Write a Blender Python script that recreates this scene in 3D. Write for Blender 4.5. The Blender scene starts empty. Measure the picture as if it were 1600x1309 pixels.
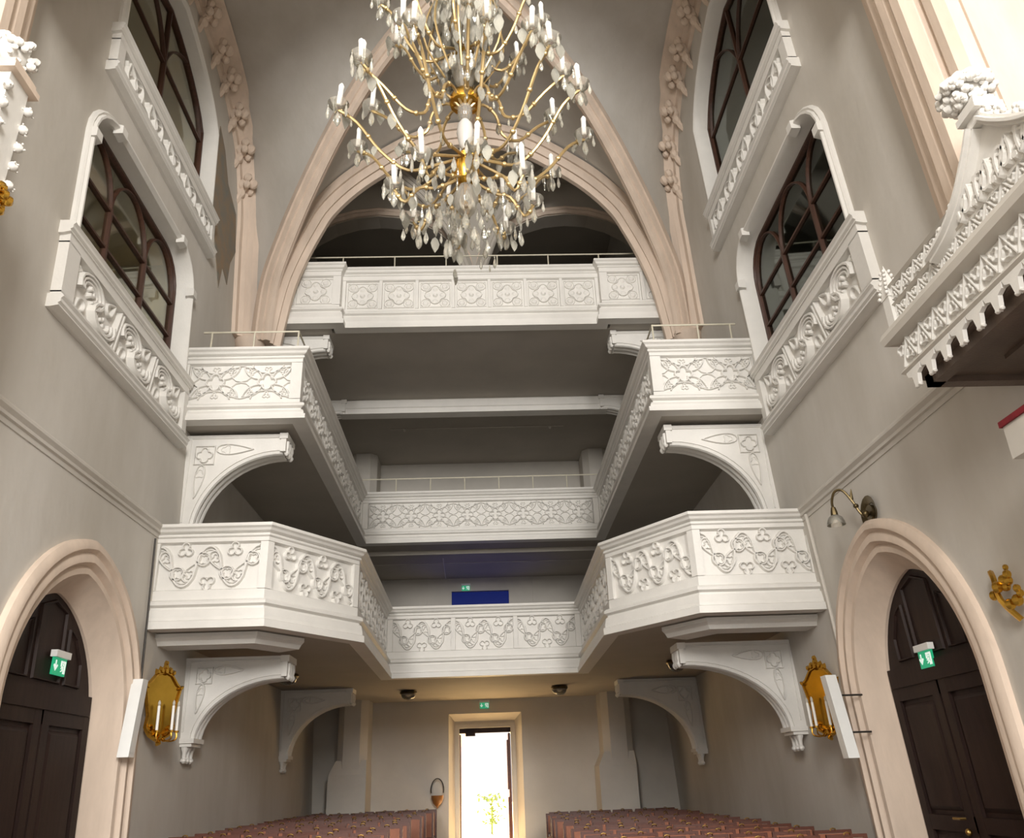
import bpy, bmesh, math, random
from mathutils import Vector, Matrix
from mathutils.geometry import delaunay_2d_cdt, tessellate_polygon
random.seed(7)
PI = math.pi
SC = bpy.context.scene
COL = SC.collection

# ------------------------------------------------------------------ camera
EYE = 1.65
cam_d = bpy.data.cameras.new('camera')
cam = bpy.data.objects.new('camera', cam_d)
COL.objects.link(cam)
cam_d.sensor_fit = 'HORIZONTAL'
cam_d.sensor_width = 36.0
cam_d.lens = 36.0 * 1276.37 / 1600.0
cam_d.clip_end = 300
AX_R = (0.99907, -0.02595, -0.03437)
AX_U = (0.02080, -0.40794, 0.91277)
AX_F = (0.03770, 0.91264, 0.40702)
cam.matrix_world = Matrix(((AX_R[0], AX_U[0], -AX_F[0], 0.018),
                           (AX_R[1], AX_U[1], -AX_F[1], 0.0),
                           (AX_R[2], AX_U[2], -AX_F[2], EYE),
                           (0, 0, 0, 1)))
SC.camera = cam

# ------------------------------------------------------------------ light
SC.view_settings.view_transform = 'Standard'
SC.view_settings.look = 'None'
SC.view_settings.gamma = 1.0
SC.view_settings.use_curve_mapping = False
SC.view_settings.exposure = 0.45
w = bpy.data.worlds.new('overcast_sky')
SC.world = w
w.use_nodes = True
bg = w.node_tree.nodes['Background']
bg.inputs[0].default_value = (0.93, 0.96, 1.0, 1)
bg.inputs[1].default_value = 0.80

def lamp(name, kind, loc, energy, color=(1, 1, 1), look=None, **kw):
    d = bpy.data.lights.new(name, kind)
    d.energy = energy
    d.color = color
    for k, v in kw.items():
        setattr(d, k, v)
    o = bpy.data.objects.new(name, d)
    COL.objects.link(o)
    o.location = loc
    if look:
        o.rotation_euler = (Vector(look) - Vector(loc)).to_track_quat('-Z', 'Y').to_euler()
    return o

# tall choir windows on both sides behind the camera
for sx, en in ((-1, 2500), (1, 3100)):
    lamp('choir_window_light', 'AREA', (sx * 4.6, -13.0, 11.0), en, (1.0, 0.965, 0.915),
         look=(-sx * 3.0, 14, 7.0), shape='RECTANGLE', size=2.6, size_y=8.0)
lamp('sun', 'SUN', (0, 30, 20), 52.0, (1.0, 0.72, 0.38), look=(0.6, 22.5, 8.0), angle=0.02)
SC.cycles.transparent_max_bounces = 18
SC.cycles.max_bounces = 7
SC.cycles.glossy_bounces = 3
SC.cycles.transmission_bounces = 4

# ------------------------------------------------------------------ materials
MATS = {}
def mat(name, col, rough=0.6, metal=0.0, var=0.0, scale=2.0, bump=0.0, bscale=40.0, col2=None,
        emit=None, estr=0.0, trans=0.0, ior=1.45, stretch=None, spec=None, alpha=None):
    m = bpy.data.materials.new(name)
    m.use_nodes = True
    nt = m.node_tree
    b = nt.nodes['Principled BSDF']
    b.inputs['Base Color'].default_value = (*col, 1)
    b.inputs['Roughness'].default_value = rough
    b.inputs['Metallic'].default_value = metal
    if spec is not None:
        b.inputs['Specular IOR Level'].default_value = spec
    if trans:
        b.inputs['Transmission Weight'].default_value = trans
        b.inputs['IOR'].default_value = ior
    if emit:
        b.inputs['Emission Color'].default_value = (*emit, 1)
        b.inputs['Emission Strength'].default_value = estr
    if var or bump:
        tc = nt.nodes.new('ShaderNodeTexCoord')
        mp = nt.nodes.new('ShaderNodeMapping')
        nt.links.new(tc.outputs['Object'], mp.inputs[0])
        if stretch:
            mp.inputs['Scale'].default_value = stretch
    if var:
        n = nt.nodes.new('ShaderNodeTexNoise')
        n.inputs['Scale'].default_value = scale
        n.inputs['Detail'].default_value = 5
        n.inputs['Roughness'].default_value = 0.6
        nt.links.new(mp.outputs[0], n.inputs['Vector'])
        r = nt.nodes.new('ShaderNodeValToRGB')
        c2 = col2 or tuple(c * (1 - var) for c in col)
        r.color_ramp.elements[0].position = 0.32
        r.color_ramp.elements[0].color = (*c2, 1)
        r.color_ramp.elements[1].position = 0.66
        r.color_ramp.elements[1].color = (*col, 1)
        nt.links.new(n.outputs['Fac'], r.inputs[0])
        nt.links.new(r.outputs[0], b.inputs['Base Color'])
    if bump:
        n2 = nt.nodes.new('ShaderNodeTexNoise')
        n2.inputs['Scale'].default_value = bscale
        n2.inputs['Detail'].default_value = 3
        nt.links.new(mp.outputs[0], n2.inputs['Vector'])
        bp = nt.nodes.new('ShaderNodeBump')
        bp.inputs['Strength'].default_value = bump
        bp.inputs['Distance'].default_value = 0.02
        nt.links.new(n2.outputs['Fac'], bp.inputs['Height'])
        nt.links.new(bp.outputs[0], b.inputs['Normal'])
    MATS[name] = m
    return m

mat('plaster', (0.63, 0.60, 0.555), 0.85, var=0.24, scale=0.55, bump=0.25, bscale=9, col2=(0.50, 0.465, 0.41), stretch=(1, 1, .4))
mat('plaster_pale', (0.62, 0.585, 0.53), 0.85, var=0.12, scale=0.7, bump=0.15, bscale=9)
mat('stucco', (0.77, 0.75, 0.71), 0.55, var=0.06, scale=3, bump=0.12, bscale=25)
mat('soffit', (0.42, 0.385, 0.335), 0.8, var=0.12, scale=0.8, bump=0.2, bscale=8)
mat('sandstone', (0.74, 0.605, 0.495), 0.7, var=0.16, scale=3.0, bump=0.15, bscale=20, stretch=(1, 1, .25))
mat('dark_wood', (0.028, 0.014, 0.011), 0.55, spec=.25, var=0.4, scale=3, stretch=(6, 6, .6), bump=0.1)
mat('window_wood', (0.075, 0.033, 0.02), 0.45, spec=.3, var=0.4, scale=4, stretch=(6, 6, .6))
mat('chair_wood', (0.12, 0.038, 0.022), 0.42, spec=.35, var=0.35, scale=5, stretch=(2, 2, 10))
mat('chair_leather', (0.32, 0.115, 0.06), 0.5, spec=.3, var=0.18, scale=9)
mat('brass', (0.62, 0.40, 0.13), 0.3, 1.0, var=0.2, scale=12)
mat('gilt', (0.72, 0.42, 0.07), 0.25, 1.0, var=0.25, scale=18)
mat('gold_arm', (0.56, 0.41, 0.20), 0.38, 0.7, var=0.2, scale=14)
mat('old_brass', (0.16, 0.12, 0.06), 0.4, 0.9, var=0.3, scale=15)
mat('candle', (0.88, 0.87, 0.84), 0.4, var=0.03, scale=9)
mat('porcelain', (0.62, 0.60, 0.57), 0.2, var=0.03, scale=9)
mat('mirror_gilt', (0.55, 0.33, 0.05), 0.16, 1.0, var=0.2, scale=4)
mat('speaker_white', (0.82, 0.82, 0.80), 0.45, var=0.03, scale=6)
mat('rail_paint', (0.62, 0.58, 0.46), 0.4, var=0.1, scale=8)
mat('dark_iron', (0.06, 0.055, 0.05), 0.5, 0.6, var=0.2, scale=8)
mat('floor_stone', (0.30, 0.27, 0.24), 0.5, var=0.25, scale=1.5, bump=0.1)
mat('gravel', (0.60, 0.54, 0.44), 0.95, var=0.3, scale=3, bump=0.4)
mat('exit_green', (0.01, 0.22, 0.10), 0.35, emit=(0.02, 0.42, 0.20), estr=0.45, var=0.02, scale=5)
mat('exit_white', (0.85, 0.85, 0.85), 0.4, emit=(0.8, 1, 0.9), estr=0.35, var=0.02, scale=5)
mat('mural', (0.20, 0.20, 0.175), 0.9, var=0.6, scale=2.6, col2=(0.30, 0.21, 0.13))
mat('loge_wood', (0.135, 0.098, 0.075), 0.5, var=0.3, scale=2, bump=0.2)
mat('red_velvet', (0.20, 0.008, 0.015), 0.8, var=0.3, scale=20)
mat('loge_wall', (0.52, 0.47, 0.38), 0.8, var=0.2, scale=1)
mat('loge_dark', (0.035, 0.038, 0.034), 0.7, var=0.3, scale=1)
mat('cream_door', (0.62, 0.58, 0.48), 0.5, var=0.05, scale=3)
mat('blue_glass', (0.006, 0.01, 0.06), 0.5, spec=.1, emit=(0.003, 0.010, 0.10), estr=0.6, var=0.3, scale=2)
mat('leaf_green', (0.12, 0.20, 0.05), 0.7, var=0.4, scale=6)
mat('bowl_wood', (0.30, 0.12, 0.03), 0.35, var=0.3, scale=9)
mat('frosted', (0.75, 0.72, 0.65), 0.4, trans=0.5, var=0.02, scale=5)

def thin_glass(name, tint, refl, pale_mix=0.0):
    m = bpy.data.materials.new(name)
    m.use_nodes = True
    nt = m.node_tree
    for n in list(nt.nodes):
        nt.nodes.remove(n)
    out = nt.nodes.new('ShaderNodeOutputMaterial')
    mix = nt.nodes.new('ShaderNodeMixShader')
    tr = nt.nodes.new('ShaderNodeBsdfTransparent')
    gl = nt.nodes.new('ShaderNodeBsdfGlossy')
    nz = nt.nodes.new('ShaderNodeTexNoise')
    nz.inputs['Scale'].default_value = 1.5
    bp = nt.nodes.new('ShaderNodeBump')
    bp.inputs['Strength'].default_value = 0.012
    nt.links.new(nz.outputs['Fac'], bp.inputs['Height'])
    nt.links.new(bp.outputs[0], gl.inputs['Normal'])
    tr.inputs[0].default_value = (*tint, 1)
    gl.inputs[0].default_value = (0.9, 0.93, 0.9, 1)
    gl.inputs['Roughness'].default_value = 0.04
    fr = nt.nodes.new('ShaderNodeFresnel')
    fr.inputs[0].default_value = refl
    if pale_mix:
        nt.links.new(fr.outputs[0], mix.inputs[0])
    else:
        lw = nt.nodes.new('ShaderNodeLayerWeight')
        lw.inputs[0].default_value = 0.5
        pw = nt.nodes.new('ShaderNodeMath')
        pw.operation = 'POWER'
        pw.inputs[1].default_value = 4.0
        ma = nt.nodes.new('ShaderNodeMath')
        ma.operation = 'MULTIPLY_ADD'
        ma.inputs[1].default_value = 0.75
        ma.inputs[2].default_value = 0.04
        nt.links.new(lw.outputs['Facing'], pw.inputs[0])
        nt.links.new(pw.outputs[0], ma.inputs[0])
        nt.links.new(ma.outputs[0], mix.inputs[0])
    nt.links.new(tr.outputs[0], mix.inputs[1])
    nt.links.new(gl.outputs[0], mix.inputs[2])
    if pale_mix:
        df = nt.nodes.new('ShaderNodeBsdfDiffuse')  # share of pale diffuse mixed into the glass to lighten the crystals
        df.inputs[0].default_value = (0.86, 0.82, 0.74, 1)
        m2 = nt.nodes.new('ShaderNodeMixShader')
        m2.inputs[0].default_value = pale_mix
        nt.links.new(mix.outputs[0], m2.inputs[1])
        nt.links.new(df.outputs[0], m2.inputs[2])
        mix = m2
    nt.links.new(mix.outputs[0], out.inputs[0])
    MATS[name] = m
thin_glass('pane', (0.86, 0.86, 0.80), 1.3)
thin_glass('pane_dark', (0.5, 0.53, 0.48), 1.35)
thin_glass('drop_glass', (0.97, 0.955, 0.93), 1.7, .16)
thin_glass('crystal', (0.96, 0.94, 0.91), 1.7, .22)

# ------------------------------------------------------------------ mesh kit
def link(o, parent=None):
    COL.objects.link(o)
    if parent is not None:
        o.parent = parent
    return o

def tag(o, label=None, cat=None, group=None, kind=None):
    if label: o['label'] = label
    if cat: o['category'] = cat
    if group: o['group'] = group
    if kind: o['kind'] = kind
    return o

def empty(name, loc=(0, 0, 0), label=None, cat=None, group=None, kind=None, rz=0.0):
    o = bpy.data.objects.new(name, None)
    o.empty_display_size = 0.2
    o.location = loc
    o.rotation_euler = (0, 0, rz)
    link(o)
    return tag(o, label, cat, group, kind)

class MB:
    """collects geometry; fn maps the builder's own (u, v, w) to scene coordinates"""
    def __init__(s, fn=None):
        s.v, s.f, s.fn = [], [], fn
    def add(s, vs, fs):
        b = len(s.v)
        s.v += [s.fn(*p) if s.fn else tuple(p) for p in vs]
        s.f += [tuple(i + b for i in f) for f in fs]
        return s
    def box(s, a0, a1, b0, b1, c0, c1):
        s.add([(a0, b0, c0), (a1, b0, c0), (a1, b1, c0), (a0, b1, c0), (a0, b0, c1), (a1, b0, c1), (a1, b1, c1), (a0, b1, c1)],
              [(0, 3, 2, 1), (4, 5, 6, 7), (0, 1, 5, 4), (1, 2, 6, 5), (2, 3, 7, 6), (3, 0, 4, 7)])
        return s
    def taper(s, a0, a1, b0, b1, c0, c1, k):
        """box whose c1 face is inset by k"""
        s.add([(a0, b0, c0), (a1, b0, c0), (a1, b1, c0), (a0, b1, c0), (a0 + k, b0 + k, c1), (a1 - k, b0 + k, c1), (a1 - k, b1 - k, c1), (a0 + k, b1 - k, c1)],
              [(0, 3, 2, 1), (4, 5, 6, 7), (0, 1, 5, 4), (1, 2, 6, 5), (2, 3, 7, 6), (3, 0, 4, 7)])
        return s
    def prism(s, poly, w0, w1, perm=(0, 1, 2)):
        n = len(poly)
        tris = tessellate_polygon([[Vector((p[0], p[1], 0)) for p in poly]])
        vs = []
        for wv in (w0, w1):
            for p in poly:
                t = (p[0], p[1], wv)
                vs.append((t[perm[0]], t[perm[1]], t[perm[2]]))
        fs = [tuple(t) for t in tris] + [tuple(n + i for i in reversed(t)) for t in tris]
        fs += [(i, (i + 1) % n, n + (i + 1) % n, n + i) for i in range(n)]
        return s.add(vs, fs)
    def ribbon(s, pts, wd, h, w0=0.0, closed=False, top=0.45):
        """raised moulding of trapezoid section following pts in the (u, v) plane"""
        n = len(pts)
        vs = []
        for i, p in enumerate(pts):
            a = pts[(i - 1) % n] if (closed or i > 0) else p
            b = pts[(i + 1) % n] if (closed or i < n - 1) else p
            dx, dy = b[0] - a[0], b[1] - a[1]
            L = math.hypot(dx, dy) or 1
            nx, ny = dy / L, -dx / L
            hw, ht = wd / 2, wd / 2 * top
            vs += [(p[0] + nx * hw, p[1] + ny * hw, w0), (p[0] + nx * ht, p[1] + ny * ht, w0 + h),
                   (p[0] - nx * ht, p[1] - ny * ht, w0 + h), (p[0] - nx * hw, p[1] - ny * hw, w0)]
        fs = []
        for i in range(n if closed else n - 1):
            j = (i + 1) % n
            for k in range(3):
                fs.append((4 * i + k, 4 * i + k + 1, 4 * j + k + 1, 4 * j + k))
        if not closed:
            fs += [(0, 1, 2, 3), (4 * n - 1, 4 * n - 2, 4 * n - 3, 4 * n - 4)]
        return s.add(vs, fs)
    def blob(s, poly, h, w0=0.0, dome=0.55):
        """raised pillow filling a closed outline in the (u, v) plane"""
        n = len(poly)
        cx = sum(p[0] for p in poly) / n
        cy = sum(p[1] for p in poly) / n
        vs = [(p[0], p[1], w0) for p in poly] + [(cx + (p[0] - cx) * dome, cy + (p[1] - cy) * dome, w0 + h) for p in poly] + [(cx, cy, w0 + h)]
        fs = []
        for i in range(n):
            j = (i + 1) % n
            fs += [(i, j, n + j, n + i), (n + i, n + j, 2 * n)]
        return s.add(vs, fs)
    def sweep2(s, path, prof, closed=False, cprof=True, caps=True):
        """profile (offset to the right of the path, w) run along a path in the (u, v) plane with mitred corners"""
        n, m = len(path), len(prof)
        vs = []
        for i, p in enumerate(path):
            ns = []
            if closed or i > 0:
                a = path[(i - 1) % n]
                dx, dy = p[0] - a[0], p[1] - a[1]
                L = math.hypot(dx, dy) or 1
                ns.append((dy / L, -dx / L))
            if closed or i < n - 1:
                a = path[(i + 1) % n]
                dx, dy = a[0] - p[0], a[1] - p[1]
                L = math.hypot(dx, dy) or 1
                ns.append((dy / L, -dx / L))
            if len(ns) == 2:
                d = max(0.15, 1 + ns[0][0] * ns[1][0] + ns[0][1] * ns[1][1])
                nn = ((ns[0][0] + ns[1][0]) / d, (ns[0][1] + ns[1][1]) / d)
            else:
                nn = ns[0]
            vs += [(p[0] + nn[0] * q[0], p[1] + nn[1] * q[0], q[1]) for q in prof]
        fs = []
        for i in range(n if closed else n - 1):
            j = (i + 1) % n
            for k in range(m if cprof else m - 1):
                l = (k + 1) % m
                fs.append((i * m + k, i * m + l, j * m + l, j * m + k))
        if caps and cprof and not closed:
            for b in (0, (n - 1) * m):
                for t in tessellate_polygon([[Vector((q[0], q[1], 0)) for q in prof]]):
                    fs.append(tuple(b + i for i in t))
        return s.add(vs, fs)
    def tube(s, path, r, n=6, closed=False, caps=True):
        P = [Vector(p) for p in path]
        m = len(P)
        vs, up = [], None
        for i, p in enumerate(P):
            a = P[(i - 1) % m] if (closed or i > 0) else p
            b = P[(i + 1) % m] if (closed or i < m - 1) else p
            d = (b - a).normalized()
            if up is None:
                up = Vector((0, 0, 1)) if abs(d.z) < 0.9 else Vector((1, 0, 0))
            x = d.cross(up).normalized()
            up = x.cross(d).normalized()
            rr = r[i] if isinstance(r, (list, tuple)) else r
            for k in range(n):
                t = 2 * PI * k / n
                vs.append(tuple(p + x * (rr * math.cos(t)) + up * (rr * math.sin(t))))
        fs = []
        for i in range(m if closed else m - 1):
            j = (i + 1) % m
            for k in range(n):
                l = (k + 1) % n
                fs.append((i * n + k, i * n + l, j * n + l, j * n + k))
        if caps and not closed:
            fs += [tuple(range(n)), tuple((m - 1) * n + k for k in reversed(range(n)))]
        return s.add(vs, fs)
    def lathe(s, prof, n=12, c=(0, 0, 0), ph=0.0):
        vs = []
        for r, z in prof:
            for k in range(n):
                t = 2 * PI * k / n + ph
                vs.append((c[0] + r * math.cos(t), c[1] + r * math.sin(t), c[2] + z))
        m = len(prof)
        fs = []
        for i in range(m - 1):
            for k in range(n):
                l = (k + 1) % n
                fs.append((i * n + k, i * n + l, (i + 1) * n + l, (i + 1) * n + k))
        fs += [tuple(reversed(range(n))), tuple((m - 1) * n + k for k in range(n))]
        return s.add(vs, fs)
    def ball(s, c, r, n=8, sz=1.0):
        return s.lathe([(max(0.002, r * math.sin(PI * i / 6)), -r * sz * math.cos(PI * i / 6)) for i in range(7)], n, c)
    def mesh(s, name, m, smooth=True):
        me = bpy.data.meshes.new(name)
        me.from_pydata(s.v, [], s.f)
        bm = bmesh.new()
        bm.from_mesh(me)
        bmesh.ops.recalc_face_normals(bm, faces=bm.faces)
        bm.to_mesh(me)
        bm.free()
        me.materials.append(MATS[m])
        if smooth:
            me.polygons.foreach_set('use_smooth', [True] * len(me.polygons))
            me.set_sharp_from_angle(angle=0.6)
        return me
    def build(s, name, m, parent=None, smooth=True):
        o = bpy.data.objects.new(name, s.mesh(name, m, smooth))
        return link(o, parent)

def part(name, me, parent, loc=(0, 0, 0), rot=(0, 0, 0), scale=(1, 1, 1)):
    o = bpy.data.objects.new(name, me)
    o.location, o.rotation_euler, o.scale = loc, rot, scale
    return link(o, parent)

# ------------------------------------------------------------------ 2D figures
def circ(cx, cy, r, n=16, ry=None, a0=0, a1=2 * PI, end=False):
    k = n if not end else n - 1
    return [(cx + r * math.cos(a0 + (a1 - a0) * i / k), cy + (ry or r) * math.sin(a0 + (a1 - a0) * i / k)) for i in range(n)]
def foil(cx, cy, r, n=4, rot=0.0, per=6):
    o = []
    for i in range(n * per):
        t = 2 * PI * i / (n * per)
        f = (t + PI / n) % (2 * PI / n) - PI / n
        d, q = 0.54 * r, 0.48 * r
        R = d * math.cos(f) + math.sqrt(max(0, q * q - (d * math.sin(f)) ** 2))
        o.append((cx + R * math.cos(t + rot), cy + R * math.sin(t + rot)))
    return o
def tear(cx, cy, ang, ln, wd, n=16, bend=0.0):
    """drop outline, blunt end at -ln/2, point at +ln/2, turned by ang"""
    o = []
    for i in range(n):
        t = 2 * PI * i / n
        x = math.cos(t) * ln / 2
        y = math.sin(t) * wd / 2 * (0.5 - 0.5 * math.cos(t)) ** 0.6 * 1.1
        y += bend * (x / ln) ** 2
        o.append((cx + x * math.cos(ang) - y * math.sin(ang), cy + x * math.sin(ang) + y * math.cos(ang)))
    return o
def vesica(cx, cy, ang, ln, wd, n=7):
    o = []
    for i in range(n):
        t = -1 + 2 * i / (n - 1)
        o.append((t * ln / 2, wd / 2 * (1 - t * t)))
    o += [(x, -y) for x, y in reversed(o[1:-1])]
    return [(cx + x * math.cos(ang) - y * math.sin(ang), cy + x * math.sin(ang) + y * math.cos(ang)) for x, y in o]
def bez(p0, p1, p2, n=8):
    return [((1 - t) ** 2 * p0[0] + 2 * t * (1 - t) * p1[0] + t * t * p2[0], (1 - t) ** 2 * p0[1] + 2 * t * (1 - t) * p1[1] + t * t * p2[1]) for t in [i / (n - 1) for i in range(n)]]
def catmull(pts, n=5):
    o = []
    m = len(pts)
    for i in range(m - 1):
        p = [Vector(pts[max(0, i - 1)]), Vector(pts[i]), Vector(pts[i + 1]), Vector(pts[min(m - 1, i + 2)])]
        for k in range(n):
            t = k / n
            o.append(tuple(0.5 * ((2 * p[1]) + (p[2] - p[0]) * t + (2 * p[0] - 5 * p[1] + 4 * p[2] - p[3]) * t * t + (3 * p[1] - p[0] - 3 * p[2] + p[3]) * t ** 3)))
    o.append(tuple(pts[-1]))
    return o
def clip_u(pts, u0, u1, v0, v1):
    return [(min(u1, max(u0, p[0])), min(v1, max(v0, p[1]))) for p in pts]

# reliefs: each fills the rectangle u0..u1, v0..v1 of a recessed panel
def relief_scroll(mb, u0, u1, v0, v1, w0, h=0.06):
    """running wave with encircled quatrefoils, mouchettes and trefoils"""
    H, L = v1 - v0, u1 - u0
    vm = (v0 + v1) / 2
    n = max(2, round(L / (0.54 * H)))
    p = L / n
    def wv(x, k):
        c = math.cos(PI * x)
        return vm + k * H * math.copysign(abs(c) ** .5, c)
    xs = [i / 10 for i in range(n * 10 + 1)]
    mb.ribbon([(u0 + x * p, wv(x, .455)) for x in xs], 0.05, h, w0)
    mb.ribbon([(u0 + x * p, wv(x, .385)) for x in xs], 0.024, h * .6, w0)
    for i in range(n + 1):
        s = 1 if i % 2 == 0 else -1
        x = u0 + i * p
        if i > 0:
            c = (x - .135 * H, vm + s * .16 * H)
            mb.ribbon(circ(*c, 0.15 * H, 14), 0.034, h, w0, True)
            mb.ribbon(foil(*c, 0.115 * H, 4, PI / 4, 6), 0.024, h * .7, w0, True)
        if i < n:
            c = (x + .15 * H, vm + s * .13 * H)
            mb.ribbon(tear(*c, -s * 1.1, .46 * H, .30 * H), 0.034, h * .85, w0, True)
            mb.ribbon(foil(c[0] - .03 * H, c[1] + s * .045 * H, 0.10 * H, 3, s * PI / 2, 7), 0.022, h * .7, w0, True)
        if 0 < i < n:
            mb.ribbon(foil(x, vm - s * 0.375 * H, 0.165 * H, 3, -s * PI / 2, 8), 0.028, h, w0, True)

def relief_petal(mb, u0, u1, v0, v1, w0, h=0.06):
    """interlaced pointed petals with pierced-looking quatrefoils"""
    H, L = v1 - v0, u1 - u0
    vm = (v0 + v1) / 2
    n = max(1, round(L / (1.16 * H)))
    p = L / n
    for i in range(n):
        cx = u0 + (i + 0.5) * p
        mb.ribbon(foil(cx, vm, 0.235 * H, 4, 0, 6), 0.042, h, w0, True)
        for sx in (-1, 1):
            for sy in (-1, 1):
                a = math.atan2(sy * H * .34, sx * p * .36)
                mb.ribbon(vesica(cx + sx * p * .27, vm + sy * H * .26, a, H * .62, H * .25), 0.036, h * .8, w0, True)
                mb.ribbon(foil(cx + sx * p * .31, vm + sy * H * .31, 0.10 * H, 3, a, 4), 0.03, h * .5, w0, True)
        for sy in (-1, 1):
            arc = circ(cx, vm + sy * H * .5, p * .30, 9, H * .24, PI if sy > 0 else 0, 2 * PI if sy > 0 else PI, True)
            mb.ribbon(arc, 0.028, h * .8, w0)
            mb.ribbon(foil(cx, vm + sy * H * .385, 0.1 * H, 3, -sy * PI / 2, 4), 0.03, h * .5, w0, True)
    for i in range(n + 1):
        cx = u0 + i * p
        for sy in (-1, 1):
            c = clip_u(circ(cx, vm + sy * H * .25, p * .2, 12, H * .24), u0, u1, v0, v1)
            mb.ribbon(c, 0.026, h * .7, w0, True)

def relief_square(mb, u0, u1, v0, v1, w0, h=0.045):
    cx, cy, H = (u0 + u1) / 2, (v0 + v1) / 2, min(u1 - u0, v1 - v0)
    mb.ribbon([(u0 + .03, v0 + .03), (u1 - .03, v0 + .03), (u1 - .03, v1 - .03), (u0 + .03, v1 - .03)], 0.03, h * .6, w0, True)
    mb.ribbon(foil(cx, cy, .33 * H, 4, 0, 7), 0.035, h, w0, True)
    mb.blob(circ(cx, cy, .09 * H, 10), h, w0)
    for sx in (-1, 1):
        for sy in (-1, 1):
            mb.blob(circ(cx + sx * .31 * H, cy + sy * .31 * H, .115 * H, 10), h * .8, w0)
            mb.ribbon(circ(cx + sx * .31 * H, cy + sy * .31 * H, .15 * H, 12), 0.022, h * .7, w0, True)
    for k in range(4):
        a = k * PI / 2
        mb.blob(circ(cx + .25 * H * math.cos(a), cy + .25 * H * math.sin(a), .11 * H, 10), h * .55, w0)

def relief_swirl(mb, u0, u1, v0, v1, w0, n=3, h=0.10):
    """big S-shaped double swirls set between slanting bars"""
    H = v1 - v0
    p = (u1 - u0) / n
    vm = (v0 + v1) / 2
    for i in range(n):
        cx = u0 + (i + .5) * p
        for k, (sc, hh) in enumerate(((1.0, 1.0), (.78, .85), (.56, .7))):
            for s in (-1, 1):
                a, b = p * .40 * sc, H * .46 * sc
                # one half of the S: a hook from the outer end round to the middle
                pts = []
                for j in range(12):
                    t = PI * (1.12 - 1.5 * j / 11)
                    pts.append((cx + s * (-p * .03 + a * .62 * math.cos(t) - p * .13), vm + s * (H * .15 + b * math.sin(t) * .66)))
                pts = clip_u(pts, u0, u1, v0, v1)
                mb.ribbon(pts, 0.075 * (.7 + .3 * sc), h * hh, w0, top=.35)
        for s in (-1, 1):
            c = (cx + s * -p * .14, vm + s * H * .16)
            for q in range(3):
                t = q * 2 * PI / 3 + (0 if s > 0 else PI)
                mb.blob(circ(c[0] + .055 * math.cos(t), c[1] + .055 * math.sin(t), .05, 8), h * .8, w0)
            e = (cx + s * p * .33, vm + s * H * .34)
            mb.ribbon(tear(e[0], e[1], PI / 4 if s > 0 else PI * 1.25, .3, .2), 0.04, h * .6, w0, True)
            mb.blob(foil(cx - s * p * .40, vm + s * H * .38, .08, 3, 0, 4), h * .5, w0)
        if i:
            x = u0 + i * p
            for d in (-.04, .04):
                mb.ribbon([(x - .10 + d, v0), (x + .10 + d, v1)], 0.055, h * .8, w0)

def relief_leaf(mb, u0, u1, v0, v1, w0, n=5, h=0.09):
    H = v1 - v0
    p = (u1 - u0) / n
    vm = (v0 + v1) / 2
    for i in range(n):
        cx = u0 + (i + .5) * p
        mb.ribbon(clip_u(tear(cx - .12 * p, vm + .05 * H, PI * .62, H * .95, p * .5), u0, u1, v0, v1), 0.05, h, w0, True)
        mb.ribbon(clip_u(tear(cx + .22 * p, vm - .05 * H, -PI * .38, H * .95, p * .5), u0, u1, v0, v1), 0.05, h, w0, True)
        for s in (-1, 1):
            mb.blob(foil(cx + s * .14 * p, vm - s * .18 * H, .10 * H + .02, 3, s, 5), h * .7, w0)
            mb.blob(circ(cx + s * .36 * p, vm + s * .36 * H, .05, 8), h * .8, w0)
        mb.ribbon(clip_u(circ(cx, v1 - .1 * H, p * .32, 9, H * .26, PI, 2 * PI, True), u0, u1, v0, v1), .04, h * .8, w0)
        mb.ribbon(clip_u(circ(cx + .5 * p, v0 + .1 * H, p * .32, 9, H * .26, 0, PI, True), u0, u1, v0, v1), .04, h * .8, w0)

# ------------------------------------------------------------------ side walls, leaned sideways with height to fit the sheared image coordinates
LEAN, ZREF = 0.043, 6.4
def wallx(s, z, w=0.0):
    return s * (5.0 - w) - LEAN * (z - ZREF)
def wall_fn(s):
    return lambda u, v, wv: (wallx(s, v, wv), u, v)

def round_head(y0, y1, z0, z1, r, n=7):
    o = [(y0, z0), (y1, z0)]
    o += [(y1 - r + r * math.cos(t), z1 - r + r * math.sin(t)) for t in [PI / 2 * i / (n - 1) for i in range(n)]]
    o += [(y0 + r + r * math.cos(t), z1 - r + r * math.sin(t)) for t in [PI / 2 + PI / 2 * i / (n - 1) for i in range(n)]]
    return o
def low_point(y0, y1, z0, zs, za, n=7):
    yc = (y0 + y1) / 2
    a = bez((y1, zs), (y1 - .25 * (y1 - yc), zs + .72 * (za - zs)), (yc, za), n)
    b = [(2 * yc - p[0], p[1]) for p in reversed(a)]
    return [(y0, z0), (y1, z0)] + a + b[1:]
def lancet(y0, y1, z0, zs, za, n=9):
    a = (y1 - y0) / 2
    b = za - zs
    R = (a * a + b * b) / (2 * a)
    yc = (y0 + y1) / 2
    cx = y1 - R
    t1 = math.atan2(b, yc - cx)
    r = [(cx + R * math.cos(t1 * i / (n - 1)), zs + R * math.sin(t1 * i / (n - 1))) for i in range(n)]
    l = [(2 * yc - p[0], p[1]) for p in reversed(r)]
    return [(y0, z0), (y1, z0)] + r + l[1:]
def inside(p, poly):
    c = False
    n = len(poly)
    for i in range(n):
        a, b = poly[i], poly[i - 1]
        if (a[1] > p[1]) != (b[1] > p[1]) and p[0] < (b[0] - a[0]) * (p[1] - a[1]) / (b[1] - a[1]) + a[0]:
            c = not c
    return c
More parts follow.
